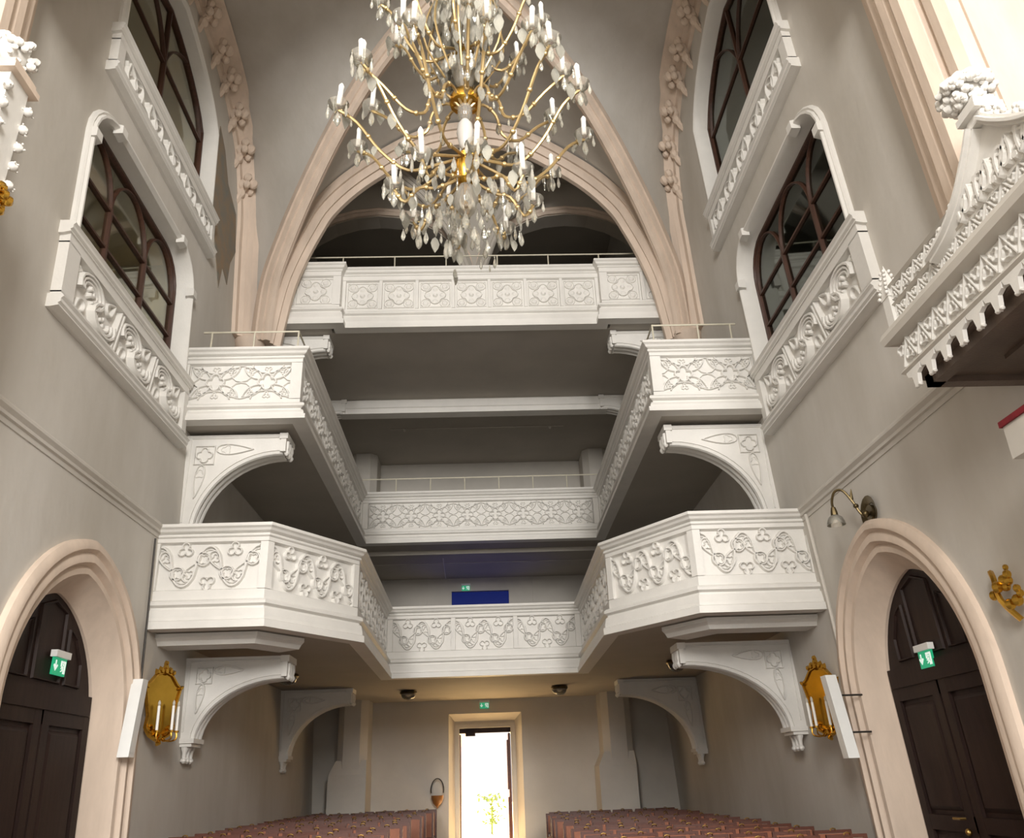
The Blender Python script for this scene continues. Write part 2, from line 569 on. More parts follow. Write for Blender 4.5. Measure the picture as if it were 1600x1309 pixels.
def sheet(mb, outer, holes, w0=0.0):
    vs, es = [], []
    for poly in [outer] + holes:
        b = len(vs)
        vs += [Vector(p) for p in poly]
        es += [(b + i, b + (i + 1) % len(poly)) for i in range(len(poly))]
    r = delaunay_2d_cdt(vs, es, [], 0, 1e-5)
    keep = []
    for f in r[2]:
        c = sum((r[0][i] for i in f), Vector((0, 0))) / len(f)
        if not any(inside(c, h) for h in holes):
            keep.append(tuple(f))
    mb.add([(p[0], p[1], w0) for p in r[0]], keep)
def reveal(mb, poly, w0, w1):
    n = len(poly)
    mb.add([(p[0], p[1], w0) for p in poly] + [(p[0], p[1], w1) for p in poly], [(i, (i + 1) % n, n + (i + 1) % n, n + i) for i in range(n)])

# ================================================================== THE SETTING
Y_BACK = 24.6
floor = MB()
floor.box(-6.2, 6.2, -10, Y_BACK, -0.3, 0)
tag(floor.build('floor', 'floor_stone', smooth=False), kind='structure', label='grey stone church floor below the chairs')

LOW_WIN = round_head(8.6, 12.5, 8.12, 10.44, .66)
UP_WIN = low_point(8.95, 13.05, 11.98, 14.0, 15.1)
DOOR_OUT = lancet(8.3, 12.05, -0.05, 2.5, 4.6, 19)
DOOR_IN = lancet(9.0, 11.38, -0.05, 2.5, 4.15)
WALLS = {}
for s, nm in ((-1, 'wall_left'), (1, 'wall_right')):
    mb = MB(wall_fn(s))
    sheet(mb, [(-10, -.3), (Y_BACK + .3, -.3), (Y_BACK + .3, 18.5), (-10, 18.5)], [LOW_WIN, UP_WIN, lancet(8.42, 11.93, -.05, 2.5, 4.47, 17)])
    reveal(mb, LOW_WIN, 0, -.35)
    reveal(mb, UP_WIN, 0, -.35)
    o = mb.build(nm, 'plaster', smooth=False)
    WALLS[s] = o
    tag(o, kind='structure', label='mottled grey plaster side wall with two tiers of windows, %s side' % ('left' if s < 0 else 'right'))

# back wall with the street door
mb = MB(lambda u, v, w: (u, Y_BACK - w, v))
DOOR_C = [(-0.80, -.05), (0.66, -.05), (0.66, 3.12), (-0.80, 3.12)]
DOOR_SPLAY = [(-1.08, -.05), (0.98, -.05), (0.98, 3.50), (-1.08, 3.50)]
BLUE = [(-.98, 5.2), (.74, 5.2), (.74, 6.98), (-.98, 6.98)]
sheet(mb, [(-6.5, -.3), (6.5, -.3), (6.5, 18.5), (-6.5, 18.5)], [DOOR_SPLAY, BLUE])
n = 4
mb.add([(p[0], p[1], 0) for p in DOOR_SPLAY] + [(-.92 if p[0] < 0 else .80, p[1] - .18 if p[1] > 1 else p[1], -.45) for p in DOOR_SPLAY], [(i, (i + 1) % 4, 4 + (i + 1) % 4, 4 + i) for i in range(4)])
reveal(mb, BLUE, 0, -.25)
tag(mb.build('wall_back', 'plaster_pale', smooth=False), kind='structure', label='pale plaster back wall with the open street door')
# piers on the back wall
for s in (-1, 1):
    mb = MB()
    x0, x1 = (-4.02, -3.22) if s < 0 else (3.14, 3.94)
    mb.prism([(x0, Y_BACK + .1), (x0, Y_BACK - .85), (x0 + .18 if s > 0 else x0 + .18, Y_BACK - 1.05), (x1 - .18, Y_BACK - 1.05), (x1, Y_BACK - .85), (x1, Y_BACK + .1)], -.1, 17)
    k = 1.0
    mb.prism([(x0 - .18, Y_BACK + .1), (x0 - .18, Y_BACK - 1.08), (x1 + .02, Y_BACK - 1.08), (x1 + .02, Y_BACK + .1)], -.1, 2.0)
    mb.add([(x0 - .18, Y_BACK - 1.08, 2.0), (x1 + .02, Y_BACK - 1.08, 2.0), (x1 + .02, Y_BACK, 2.0), (x0 - .18, Y_BACK, 2.0),
            (x0, Y_BACK - 1.0, 2.35), (x1, Y_BACK - 1.0, 2.35), (x1, Y_BACK, 2.35), (x0, Y_BACK, 2.35)],
           [(0, 1, 5, 4), (1, 2, 6, 5), (3, 0, 4, 7), (4, 5, 6, 7)])
    tag(mb.build('trim_%d' % (1 if s < 0 else 2), 'plaster_pale', smooth=False), kind='structure', label='chamfered plaster pier on the back wall, %s of the door' % ('left' if s < 0 else 'right'))

# roof above the vault and outside ground
mb = MB()
mb.box(-7.5, 7.5, -10, Y_BACK + .5, 18.3, 18.7)
tag(mb.build('ceiling', 'soffit', smooth=False), kind='structure', label='plain roof slab above the vault')
mb = MB()
mb.box(-40, 40, Y_BACK + .0, 90, -.35, -.04)
tag(mb.build('ground_outside', 'gravel', smooth=False), kind='structure', label='bright gravel ground outside the open street door')

# ------------------------------------------------------------------ rib vault
BAY_C, CROWN = 11.0, 16.4
WALL_RIB = [(15.6, 10.5), (15.5, 12.5), (15.42, 13.7), (14.85, 15.15), (13.6, 16.0), (12.4, 16.28), (11.0, 16.4)]
DIAG = [(4.62, 15.5, 10.45), (4.50, 15.32, 11.8), (4.12, 14.95, 12.85), (3.6, 14.42, 13.8), (2.95, 13.78, 14.75), (2.2, 13.02, 15.5), (1.45, 12.3, 15.95), (.75, 11.65, 16.22), (0, 11.0, 16.4)]
BACK_ARCH = [(4.62, 15.62, 10.45), (4.46, 15.62, 11.7), (4.27, 15.62, 12.5), (3.92, 15.62, 13.45), (3.55, 15.62, 14.2), (2.8, 15.62, 15.05), (1.62, 15.62, 15.95), (.85, 15.62, 16.3), (0, 15.62, 16.45)]
VX = -0.08
def interp(pts, key, val, kx):
    """value of pts at coordinate key == val along a monotone list"""
    for a, b in zip(pts, pts[1:]):
        lo, hi = sorted((a[key], b[key]))
        if lo - 1e-6 <= val <= hi + 1e-6 and hi > lo:
            t = (val - a[key]) / (b[key] - a[key])
            return a[kx] + t * (b[kx] - a[kx])
    return pts[-1][kx] if abs(val - pts[-1][key]) < abs(val - pts[0][key]) else pts[0][kx]
D = catmull(DIAG, 5)
BA = catmull(BACK_ARCH, 5)
WR = catmull([(p[0], p[1], 0) for p in WALL_RIB], 5)
vault = MB()
for s in (-1, 1):
    for front in (0, 1):
        fy = (lambda y: y) if not front else (lambda y: 2 * BAY_C - y)
        # cell over the end arch: lines running along the nave from the end arch to the diagonal
        vs, fs = [], []
        N = len(D)
        for i, d in enumerate(D):
            z_a = interp(BA, 0, d[0], 2)
            for k in range(5):
                t = k / 4
                z = d[2] * (1 - t) + z_a * t + .10 * math.sin(PI * t)
                vs.append((s * d[0] + VX, fy(d[1] * (1 - t) + 15.62 * t), z + .10))
        fs = [(i * 5 + k, i * 5 + k + 1, (i + 1) * 5 + k + 1, (i + 1) * 5 + k) for i in range(N - 1) for k in range(4)]
        vault.add(vs, fs)
        # side cell: lines running across the nave from the diagonal to the wall rib
        vs = []
        for i, d in enumerate(D):
            z_w = interp(WR, 0, d[1], 1) if d[1] < 15.5 else d[2]
            z_w = max(z_w, d[2] - .2)
            xw = wallx(s, z_w, -.02)
            for k in range(5):
                t = k / 4
                z = d[2] * (1 - t) + z_w * t + .12 * math.sin(PI * t)
                vs.append(((s * d[0] + VX) * (1 - t) + xw * t, fy(d[1]), z + .10))
        vault.add(vs, fs)
vo = vault.build('ceiling_vault', 'plaster', smooth=True)
tag(vo, kind='structure', label='pale plaster cells of the rib vault above the nave')

def rib_prof(wd, dp):
    # closed moulded section: (sideways, downwards)
    h = [(0, dp), (.10 * wd, dp), (.16 * wd, dp * .86), (.20 * wd, dp * .70), (.30 * wd, dp * .72), (.36 * wd, dp * .55), (.40 * wd, dp * .34), (.5 * wd, dp * .34), (.5 * wd, -.05)]
    return [(-a, b) for a, b in reversed(h[1:])] + h
def rib(mb, path, wd, dp, side):
    """sweep a rib section along a 3D path; side(p, tangent) gives the sideways axis"""
    prof = rib_prof(wd, dp)
    P = [Vector(p) for p in path]
    m = len(prof)
    vs = []
    for i, p in enumerate(P):
        d = (P[min(i + 1, len(P) - 1)] - P[max(i - 1, 0)]).normalized()
        x = Vector(side).normalized()
        x = (x - d * x.dot(d)).normalized()
        nrm = x.cross(d)
        if nrm.dot(Vector((VX, BAY_C, 9)) - p) < 0:
            nrm = -nrm
        vs += [tuple(p + x * a + nrm * b) for a, b in prof]
    fs = [(i * m + k, i * m + k + 1, (i + 1) * m + k + 1, (i + 1) * m + k) for i in range(len(P) - 1) for k in range(m - 1)]
    mb.add(vs, fs + [tuple(range(m)), tuple((len(P) - 1) * m + k for k in range(m))])
trim_n = 3
for s in (-1, 1):
    sd = 'left' if s < 0 else 'right'
    for front in (0, 1):
        fy = (lambda y: y) if not front else (lambda y: 2 * BAY_C - y)
        mb = MB()
        pth = [(s * d[0] + VX, fy(d[1]), d[2]) for d in D]
        dv = Vector((pth[-1][0] - pth[0][0], pth[-1][1] - pth[0][1], 0))
        rib(mb, pth, .42, .34, (dv.y, -dv.x, 0))
        o = mb.build('trim_%d' % trim_n, 'sandstone'); trim_n += 1
        tag(o, kind='structure', label='moulded sandstone diagonal vault rib, %s %s' % (sd, 'front' if front else 'back'))
# end arches
for yy, nm in ((15.62, 'back'), (2 * BAY_C - 15.62, 'front')):
    mb = MB()
    L = [(-p[0] + VX, yy, p[2]) for p in BA]
    R = [(p[0] + VX, yy, p[2]) for p in reversed(BA)]
    rib(mb, L + R[1:], .62, .42, (0, 1, 0))
    # shallow wall face of the arch above its moulding
    o = mb.build('trim_%d' % trim_n, 'sandstone'); trim_n += 1
    tag(o, kind='structure', label='wide moulded sandstone transverse arch at the %s of the bay' % nm)
mb = MB()
rib(mb, [(VX, 15.5 - k * .9, 16.45 + .06 * math.sin(PI * k / 10)) for k in range(11)], .28, .22, (1, 0, 0))
tag(mb.build('trim_%d' % trim_n, 'sandstone'), kind='structure', label='slender sandstone ridge rib along the crown of the vault'); trim_n += 1
# wall ribs with crockets
ck = MB()
for (x, y, z, r) in ((0, 0, 0, .10), (.07, .05, .10, .07), (-.07, .04, .10, .07), (.09, .10, -.02, .06), (-.09, .10, -.02, .06), (0, .14, .06, .075), (0, .03, -.14, .07), (0, .02, -.26, .05)):
    ck.ball((x, -y, z), r, 7)
ck.tube([(0, .0, -.42), (0, -.03, -.26), (0, -.02, -.1), (0, -.08, .05)], [.02, .045, .05, .03], 6)
crocket_me = ck.mesh('crocket', 'sandstone')
for s in (-1, 1):
    sd = 'left' if s < 0 else 'right'
    half = [(p[0], p[1]) for p in WR]
    full = half + [(2 * BAY_C - p[0], p[1]) for p in reversed(half[:-1])]
    mb = MB(wall_fn(s))
    # stepped moulding standing out from the wall, wider on its inner (vault) side
    prof = [(-.06, 0), (-.06, .36), (.04, .42), (.09, .34), (.16, .38), (.21, .26), (.28, .29), (.33, .17), (.40, .19), (.44, .09), (.56, .07), (.58, 0)]
    mb.sweep2(full, [(-a, b) for a, b in prof])
    o = mb.build('trim_%d' % trim_n, 'sandstone'); trim_n += 1
    tag(o, kind='structure', label='sandstone wall rib with leaf crockets, %s side' % sd)
    acc, last = 0, None
    for i, p in enumerate(full):
        if last:
            acc += math.hypot(p[0] - last[0], p[1] - last[1])
        last = p
        if i in (12, 15, 18, 21, 24, 27, 29, 31, 34):
            t = (full[i + 1][0] - full[i - 1][0], full[i + 1][1] - full[i - 1][1])
            tl = math.hypot(*t)
            c = wall_fn(s)(p[0] - .47 * t[1] / tl, p[1] + .47 * t[0] / tl, .12)
            t = (full[i + 1][0] - full[i - 1][0], full[i + 1][1] - full[i - 1][1])
            part('crocket', crocket_me, o, c, (math.atan2(-t[0], t[1]) * 0 + .35 * (1 if p[0] > BAY_C else -1), 0, s * PI / 2 + (PI if s > 0 else PI) * 1), (1.5, 1.3, 1.6))
# corbel foot where the ribs gather
for s in (-1, 1):
    mb = MB()
    cx, cy = wallx(s, 10.4, .26), 15.5
    mb.lathe([(.05, -.55), (.16, -.42), (.20, -.25), (.30, -.10), (.34, .02), (.30, .10)], 12, (cx, cy, 10.45))
    tag(mb.build('trim_%d' % trim_n, 'sandstone'), kind='structure', label='small round sandstone corbel under the gathered ribs, %s side' % ('left' if s < 0 else 'right')); trim_n += 1
# clustered shafts of the nearer pier
for s in (-1, 1):
    o = empty('trim_%d' % trim_n, (wallx(s, 6, 0), 6.2, 5.8), kind='structure', label='clustered sandstone pier of several shafts at the near end of the %s wall' % ('left' if s < 0 else 'right')); trim_n += 1
    for (yy, wv, r) in ((6.75, .06, .10), (6.55, .16, .12), (6.28, .30, .15), (6.0, .40, .17), (5.7, .46, .19), (5.4, .40, .17)):
        mb = MB()
        p = [wall_fn(s)(yy + .02 * (z - 8) ** 2 * .2, z, wv) for z in (5.6, 7, 8, 9, 10, 11, 12.2)]
        mb.tube(p, r, 10)
        q = mb.build('shaft', 'sandstone', None)
        q.parent = o
        q.matrix_parent_inverse = Matrix.Translation(o.location).inverted()
    mb = MB()
    mb.add([wall_fn(s)(u, z, wv) for z in (5.6, 12.2) for u, wv in ((6.9, -.02), (6.6, .10), (5.9, .36), (5.2, .40), (4.9, -.02))], [(i, i + 1, 6 + i, 5 + i) for i in range(4)])
    q = mb.build('pier_core', 'sandstone', o)
    q.matrix_parent_inverse = Matrix.Translation(o.location).inverted()

# ------------------------------------------------------------------ string courses
def string(mb, y0, y1, z):
    mb.sweep2([(y0, z), (y1, z)], [(-.10, 0), (-.10, .05), (-.05, .09), (-.02, .09), (.02, .05), (.06, .05), (.07, .02), (.13, .015), (.13, 0)])
for s in (-1, 1):
    mb = MB(wall_fn(s))
    string(mb, 3.0, 12.3, 5.38)
    tag(mb.build('trim_%d' % trim_n, 'plaster', smooth=False), kind='structure', label='thin moulded string course along the %s wall at gallery height' % ('left' if s < 0 else 'right')); trim_n += 1

# ------------------------------------------------------------------ galleries
def seg_fn(p0, p1):
    d = Vector((p1[0] - p0[0], p1[1] - p0[1]))
    L = d.length
    d /= L
    nx, ny = d.y, -d.x
    return L, (lambda u, v, wv: (p0[0] + d.x * u + nx * wv, p0[1] + d.y * u + ny * wv, v))

def gallery(label, path, zt, p1, p0, zm, zb, panels, relief, slab, railing=None, stile=.13, fascia=True):
    g = empty('gallery_balcony', (0, path[0][1], zb), label, 'balcony')
    inv = Matrix.Translation(g.location).inverted()
    def child(mb, name, m, parent=g, smooth=False):
        o = mb.build(name, m, parent, smooth)
        if parent is g:
            o.matrix_parent_inverse = inv
        return o
    mb = MB(); mb.sweep2(path, [(.11, zt), (.12, zt - .05), (.08, zt - .075), (.06, zt - .11), (.02, zt - .13), (-.26, zt - .13), (-.26, zt)])
    child(mb, 'coping', 'stucco')
    mb = MB(); mb.sweep2(path, [(0, zt - .13), (.03, zt - .15), (.03, zt - .18), (0, zt - .2), (0, p1 + .02), (-.05, p1), (-.2, p1), (-.2, zt - .13)])
    child(mb, 'top_rail', 'stucco')
    mb = MB(); mb.sweep2(path, [(-.05, p0), (0, p0 - .02), (0, zm), (-.2, zm), (-.2, p0)])
    child(mb, 'bottom_rail', 'stucco')
    h = zm - zb
    mb = MB(); mb.sweep2(path, [(0, zm), (.07, zm - .02), (.10, zm - .05), (.10, zm - .09), (.04, zm - .12), (.04, zm - .15), (.075, zm - .16), (.10, zm - h * .62), (.10, zm - h * .72), (.135, zm - h * .76), (.135, zb), (-.12, zb), (-.12, zb + .25), (-.2, zm)])
    child(mb, 'base_cornice', 'stucco')
    for i, (a, b) in enumerate(zip(path, path[1:])):
        L, fn = seg_fn(a, b)
        n, e0, e1 = panels[i]
        if n == 0:
            mb = MB(fn); mb.box(.002, L - .002, p0 - .01, p1 + .01, -.18, .002); child(mb, 'corner_block', 'stucco')
            continue
        wdt = (L - e0 - e1 - stile * (n - 1)) / n
        x = e0
        for (ua, ub) in [(0, e0), (L - e1, L)] + [(e0 + k * (wdt + stile) - stile, e0 + k * (wdt + stile)) for k in range(1, n)]:
            mb = MB(fn); mb.box(ua + .001, ub - .001, p0 - .01, p1 + .01, -.19, -.001)
            child(mb, 'stile', 'stucco')
        for k in range(n):
            u0 = e0 + k * (wdt + stile)
            mb = MB(fn); mb.box(u0, u0 + wdt, p0, p1, -.16, -.07)
            pn = child(mb, 'parapet_panel', 'stucco')
            mb = MB(fn); relief(mb, u0 + .015, u0 + wdt - .015, p0 + .015, p1 - .015, -.07)
            o = mb.build('tracery', 'stucco', pn)
    mb = MB(); mb.prism(slab, zb + .012, zb + .22)
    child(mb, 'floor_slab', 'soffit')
    if railing:
        rp, zr, posts = railing
        mb = MB(); mb.tube([(x, y, zr) for x, y in rp], .018, 6)
        child(mb, 'handrail', 'rail_paint')
        for x, y in posts:
            mb = MB(); mb.tube([(x, y, zt - .05), (x, y, zr)], .016, 6)
            child(mb, 'rail_post', 'rail_paint')
    return g, child

# lower gallery with chamfered corners
def wp(s, y, z):
    return (wallx(s, z, -.08), y)
zb1 = 3.86
P1 = [wp(-1, 12.28, 4.6), (-3.27, 12.28), (-2.13, 13.95), (-2.22, 19.05), (2.2, 19.05), (2.13, 13.95), (3.27, 12.28), wp(1, 12.28, 4.6)]
slab1 = [(x, y + .1) for x, y in P1[:2]] + [(-2.22, 14.05), (-2.3, 19.15), (2.28, 19.15), (2.22, 14.05)] + [(x, y + .1) for x, y in P1[-2:]] + [(5.3, Y_BACK + .05), (-5.3, Y_BACK + .05)]
g1, c1 = gallery('lowest white gallery with scrolling tracery panels and chamfered corners', P1, 5.44, 5.16, 4.46, 4.30, zb1,
                 [(1, .10, .12), (1, .12, .12), (1, .12, .10), (3, .12, .12), (1, .10, .12), (1, .12, .12), (1, .12, .10)], relief_scroll, slab1, stile=.1)
mb = MB(); mb.sweep2([wp(-1, 12.6, 4), (-3.42, 12.6), (-2.9, 13.35)], [(.06, 3.86), (.06, 3.80), (.0, 3.76), (-.05, 3.70), (-.5, 3.70), (-.5, 3.86)]); c1(mb, 'bracket_plate', 'stucco')
mb = MB(); mb.sweep2([(2.9, 13.35), (3.42, 12.6), wp(1, 12.6, 4)], [(.06, 3.86), (.06, 3.80), (.0, 3.76), (-.05, 3.70), (-.5, 3.70), (-.5, 3.86)]); c1(mb, 'bracket_plate', 'stucco')

# middle gallery
zb2 = 7.36
P2 = [wp(-1, 12.7, 8), (-3.07, 12.7), (-3.12, 20.55), (3.06, 20.55), (3.02, 12.7), wp(1, 12.7, 8)]
slab2 = [(P2[0][0], 12.8), (-3.17, 12.8), (-3.22, 20.65), (3.16, 20.65), (3.12, 12.8), (P2[-1][0], 12.8), (5.2, Y_BACK + .05), (-5.3, Y_BACK + .05)]
rl2 = [(-4.9, 12.85), (-3.22, 12.85), (-3.27, 20.7), (3.21, 20.7), (3.17, 12.85), (4.7, 12.85)]
posts2 = [(-4.75, 12.85), (-4.0, 12.85), (-3.22, 12.85), (3.17, 12.85), (4.0, 12.85), (4.6, 12.85)]
posts2 += [(sx, 12.85 + k * 1.31) for k in range(1, 6) for sx in (-3.24, 3.19)] + [(-3.2 + k * 0.914, 20.7) for k in range(8)]
g2, c2 = gallery('middle white gallery with petal tracery panels and thin metal railing', P2, 8.75, 8.47, 7.80, 7.70, zb2,
                 [(1, .14, .14), (1, .14, .12), (1, .14, .14), (1, .12, .14), (1, .14, .14)], relief_petal, slab2, (rl2, 9.19, posts2))

# upper gallery: end blocks stand a little forward
zb3 = 11.08
P3 = [wp(-1, 15.86, 12), (-3.12, 15.86), (-3.12, 16.08), (2.82, 16.08), (2.82, 15.86), wp(1, 15.86, 12)]
slab3 = [(-5.4, 16.0), (-3.3, 16.0), (-3.3, 16.2), (3.0, 16.2), (3.0, 16.0), (5.2, 16.0), (5.2, Y_BACK + .05), (-5.4, Y_BACK + .05)]
rl3 = [(-4.6, 16.3), (4.3, 16.3)]
posts3 = [(-4.4 + k * 1.22, 16.3) for k in range(8)]
g3, c3 = gallery('upper white gallery with square quatrefoil panels under the arch', P3, 12.72, 12.40, 11.66, 11.56, zb3,
                 [(2, .16, .10), (0, 0, 0), (7, .08, .08), (0, 0, 0), (2, .10, .16)], relief_square, slab3, (rl3, 13.22, posts3), stile=.07)
mb = MB(); mb.tube([(-4.6, 16.9, 13.28), (4.3, 16.9, 13.28)], .014, 6); c3(mb, 'handrail', 'rail_paint')
for k in range(12):
    mb = MB(); mb.tube([(-4.5 + k * .8, 16.9, 11.28), (-4.5 + k * .8, 16.9, 13.28)], .012, 6); c3(mb, 'rail_post', 'rail_paint')
# beam under the upper gallery
mb = MB()
mb.sweep2([(-3.7, 19.75), (3.4, 19.75)], [(0, 11.09), (.03, 11.06), (.03, 10.86), (0, 10.84), (0, 10.70), (-.35, 10.70), (-.35, 11.09)])
tag(mb.build('trim_%d' % trim_n, 'stucco', smooth=False), kind='structure', label='long white beam beneath the upper gallery'); trim_n += 1
# beam and seam strips under the middle gallery
for yy, d in ((21.3, .10),):
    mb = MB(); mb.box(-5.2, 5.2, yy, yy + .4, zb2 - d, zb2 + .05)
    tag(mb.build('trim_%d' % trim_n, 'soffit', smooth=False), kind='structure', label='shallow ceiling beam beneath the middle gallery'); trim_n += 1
mb = MB(); mb.tube([(-4.2, 22.6, zb2 - .02), (4.2, 22.6, zb2 - .02)], .012, 6)
for x in (-1.1,):
    mb.tube([(x, 21.7, zb2 - .02), (x - .05, Y_BACK - .1, zb2 - .02)], .02, 6)
tag(mb.build('cable', 'plaster_pale'), 'thin pale cable fixed to the ceiling under the middle gallery', 'cable')
mb = MB(); mb.tube([(-2.6, 21.7, zb3 - .005), (2.4, 21.7, zb3 - .005)], .012, 6); mb.ball((-2.2, 21.7, zb3 - .04), .045); mb.ball((2.0, 21.7, zb3 - .04), .045)
tag(mb.build('cable', 'plaster_pale'), 'thin cable with two small boxes on the ceiling under the upper gallery', 'cable')

# ------------------------------------------------------------------ arched consoles
def console(label, s, y0, y1, ztop, zfoot, tip, group, foot=True, xoff=0.0):
    """r runs from the wall out into the nave"""
    th = y1 - y0
    zc = (ztop + zfoot) / 2
    xw = wallx(s, zc, 0) + xoff
    pr = abs(xw - tip) - .0
    root = empty('arched_bracket', (xw, (y0 + y1) / 2, zfoot), label, 'bracket', group)
    inv = Matrix.Translation(root.location).inverted()
    F = lambda u, v, wv: (xw - s * u, y0 - wv, v)
    hb = ztop - .30
    r0 = .17
    arc = [(pr - (pr - r0) * math.cos(PI / 2 * i / 14), zfoot + (hb - zfoot) * math.sin(PI / 2 * i / 14)) for i in range(15)]
    poly = [(-.25, zfoot), ] + arc + [(pr, ztop), (-.25, ztop)]
    mb = MB(F); mb.prism(poly, -th, 0)
    o = mb.build('spandrel_plate', 'stucco', root, False); o.matrix_parent_inverse = inv
    plate = o
    # raised border
    mb = MB(F)
    ins = [(p[0] - .05 * (1 - i / 14) - .0, p[1] + .05) for i, p in enumerate(arc)]
    mb.ribbon([(.05, zfoot + .15), (.05, ztop - .06), (pr - .06, ztop - .06)], .035, .02, 0)
    # quatrefoil square and two long mouchettes following the arch
    k = (ztop - zfoot) / 1.5
    sq = (.30 * pr / 1.75 + .03, ztop - .33 * k)
    a = .145 * k
    ang = .0
    mb.ribbon([(sq[0] - a, sq[1] - a), (sq[0] + a, sq[1] - a), (sq[0] + a, sq[1] + a), (sq[0] - a, sq[1] + a)], .03, .04, 0, True)
    mb.ribbon(foil(*sq, a * .8, 4, 0, 6), .028, .045, 0, True)
    t1 = (sq[0] + a + .30 * k, ztop - .24 * k)
    mb.ribbon(tear(*t1, -.02, .55 * k, .20 * k, 18), .028, .04, 0, True)
    mb.ribbon(foil(t1[0] - .13 * k, t1[1], .075 * k, 3, PI, 5), .022, .02, 0, True)
    t2 = (sq[0] - a * .35, sq[1] - a - .27 * k)
    mb.ribbon(tear(*t2, -PI / 2 - .12, .52 * k, .17 * k, 18), .028, .04, 0, True)
    mb.ribbon(foil(t2[0] + .01, t2[1] + .12 * k, .07 * k, 3, PI / 2, 5), .022, .02, 0, True)
    o = mb.build('spandrel_tracery', 'stucco', plate)
    # three roll mouldings on the curved underside
    for q in (.16, .5, .84):
        mb = MB()
        mb.tube([F(p[0] + .01, p[1] - .01, -th * q) for p in arc], .055, 8)
        o = mb.build('roll_moulding', 'stucco', root); o.matrix_parent_inverse = inv
    # tip block with small pendant corbels
    mb = MB(F)
    mb.box(pr - .02, pr + .07, hb - .03, ztop - .02, -th - .03, .03)
    mb.box(pr - .04, pr + .10, ztop - .10, ztop, -th - .05, .05)
    o = mb.build('tip_block', 'stucco', root, False); o.matrix_parent_inverse = inv
    for q in (.17, .5, .83):
        mb = MB(); c = F(pr + .07, hb - .02, -th * q)
        mb.lathe([(.015, -.06), (.045, -.03), (.05, .0), (.03, .04), (.045, .10), (.04, .2)], 8, c)
        p = mb.build('pendant', 'stucco', root); p.matrix_parent_inverse = inv
    if foot:
        mb = MB(F)
        mb.box(-.2, r0 + .08, zfoot - .02, zfoot + .05, -th - .03, .03)
        mb.box(-.2, r0 + .04, zfoot - .07, zfoot - .02, -th, .0)
        o = mb.build('foot_band', 'stucco', root, False); o.matrix_parent_inverse = inv
        for q in (.16, .5, .84):
            mb = MB(); c = F(r0 * .55, zfoot - .07, -th * q)
            mb.lathe([(.02, -.24), (.05, -.21), (.05, -.18), (.03, -.16), (.035, -.08), (.06, -.02), (.06, .0)], 8, c)
            p = mb.build('pendant', 'stucco', root); p.matrix_parent_inverse = inv
    return root

for s in (-1, 1):
    sd = 'left' if s < 0 else 'right'
    console('white arched bracket carrying the lowest gallery beside the %s gilt mirror' % sd, s, 13.95, 14.4, 3.70, 2.42 if s < 0 else 2.28, s * 3.30, 'brackets of the lowest gallery')
    console('white arched bracket in the shade under the lowest gallery near the %s back corner' % sd, s, 20.6, 21.05, 3.86, 2.36 if s < 0 else 2.2, s * 3.28, 'brackets of the lowest gallery')
    console('white arched bracket carrying the middle gallery at its %s front corner' % sd, s, 13.1, 13.55, 7.30, 5.6, s * 3.36 - .05, 'brackets of the middle gallery')
    console('white arched bracket under the upper gallery at its %s front end' % sd, s, 16.3, 16.75, 11.08, 9.4, s * 3.3 - .18, 'brackets of the upper gallery')
    console('white arched bracket at the %s end of the long beam under the upper gallery' % sd, s, 19.7, 20.15, 11.08, 9.4, s * 3.45 - .18, 'brackets of the upper gallery')

# ------------------------------------------------------------------ loft behind the upper gallery: wall with two low arches
def seg_arch(x0, x1, zs, za, n=13):
    c, a = (x0 + x1) / 2, (x1 - x0) / 2
    return [(x0, 11.2), (x1, 11.2)] + [(c + a * math.cos(PI * i / (n - 1)), zs + (za - zs) * math.sin(PI * i / (n - 1))) for i in range(n)]
YL = 17.75
A1 = seg_arch(-4.85, -.35, 13.7, 15.55)
A2 = seg_arch(.2, 4.6, 13.7, 15.55)
mb = MB(lambda u, v, w: (u, YL - w, v))
sheet(mb, [(-5.7, 11.1), (5.5, 11.1), (5.5, 18.4), (-5.7, 18.4)], [A1, A2])
reveal(mb, A1, 0, -.5)
reveal(mb, A2, 0, -.5)
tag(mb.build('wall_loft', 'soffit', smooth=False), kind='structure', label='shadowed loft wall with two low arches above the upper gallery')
for A, sd in ((A1, 'left'), (A2, 'right')):
    mb = MB(lambda u, v, w: (u, YL - w, v))
    mb.sweep2(A[2:], [(.02, 0), (.02, .06), (.08, .12), (.14, .08), (.20, .10), (.27, .03), (.27, 0)])
    tag(mb.build('trim_%d' % trim_n, 'sandstone'), kind='structure', label='stone moulding round the %s low arch of the loft' % sd); trim_n += 1
for s in (-1, 1):
    mb = MB()
    pts = catmull([(-.08 + s * .12, 17.6, 13.6), (-.08 + s * .55, 17.35, 14.7), (-.08 + s * 1.3, 16.9, 15.6), (-.08 + s * 2.2, 16.2, 16.0)], 4)
    rib(mb, pts, .3, .2, (.7, .7 * s, 0))
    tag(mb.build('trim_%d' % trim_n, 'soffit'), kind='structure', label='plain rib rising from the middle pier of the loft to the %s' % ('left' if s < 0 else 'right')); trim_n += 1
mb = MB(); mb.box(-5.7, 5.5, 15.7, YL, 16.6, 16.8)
tag(mb.build('ceiling_loft', 'soffit', smooth=False), kind='structure', label='dark ceiling of the loft behind the upper gallery')

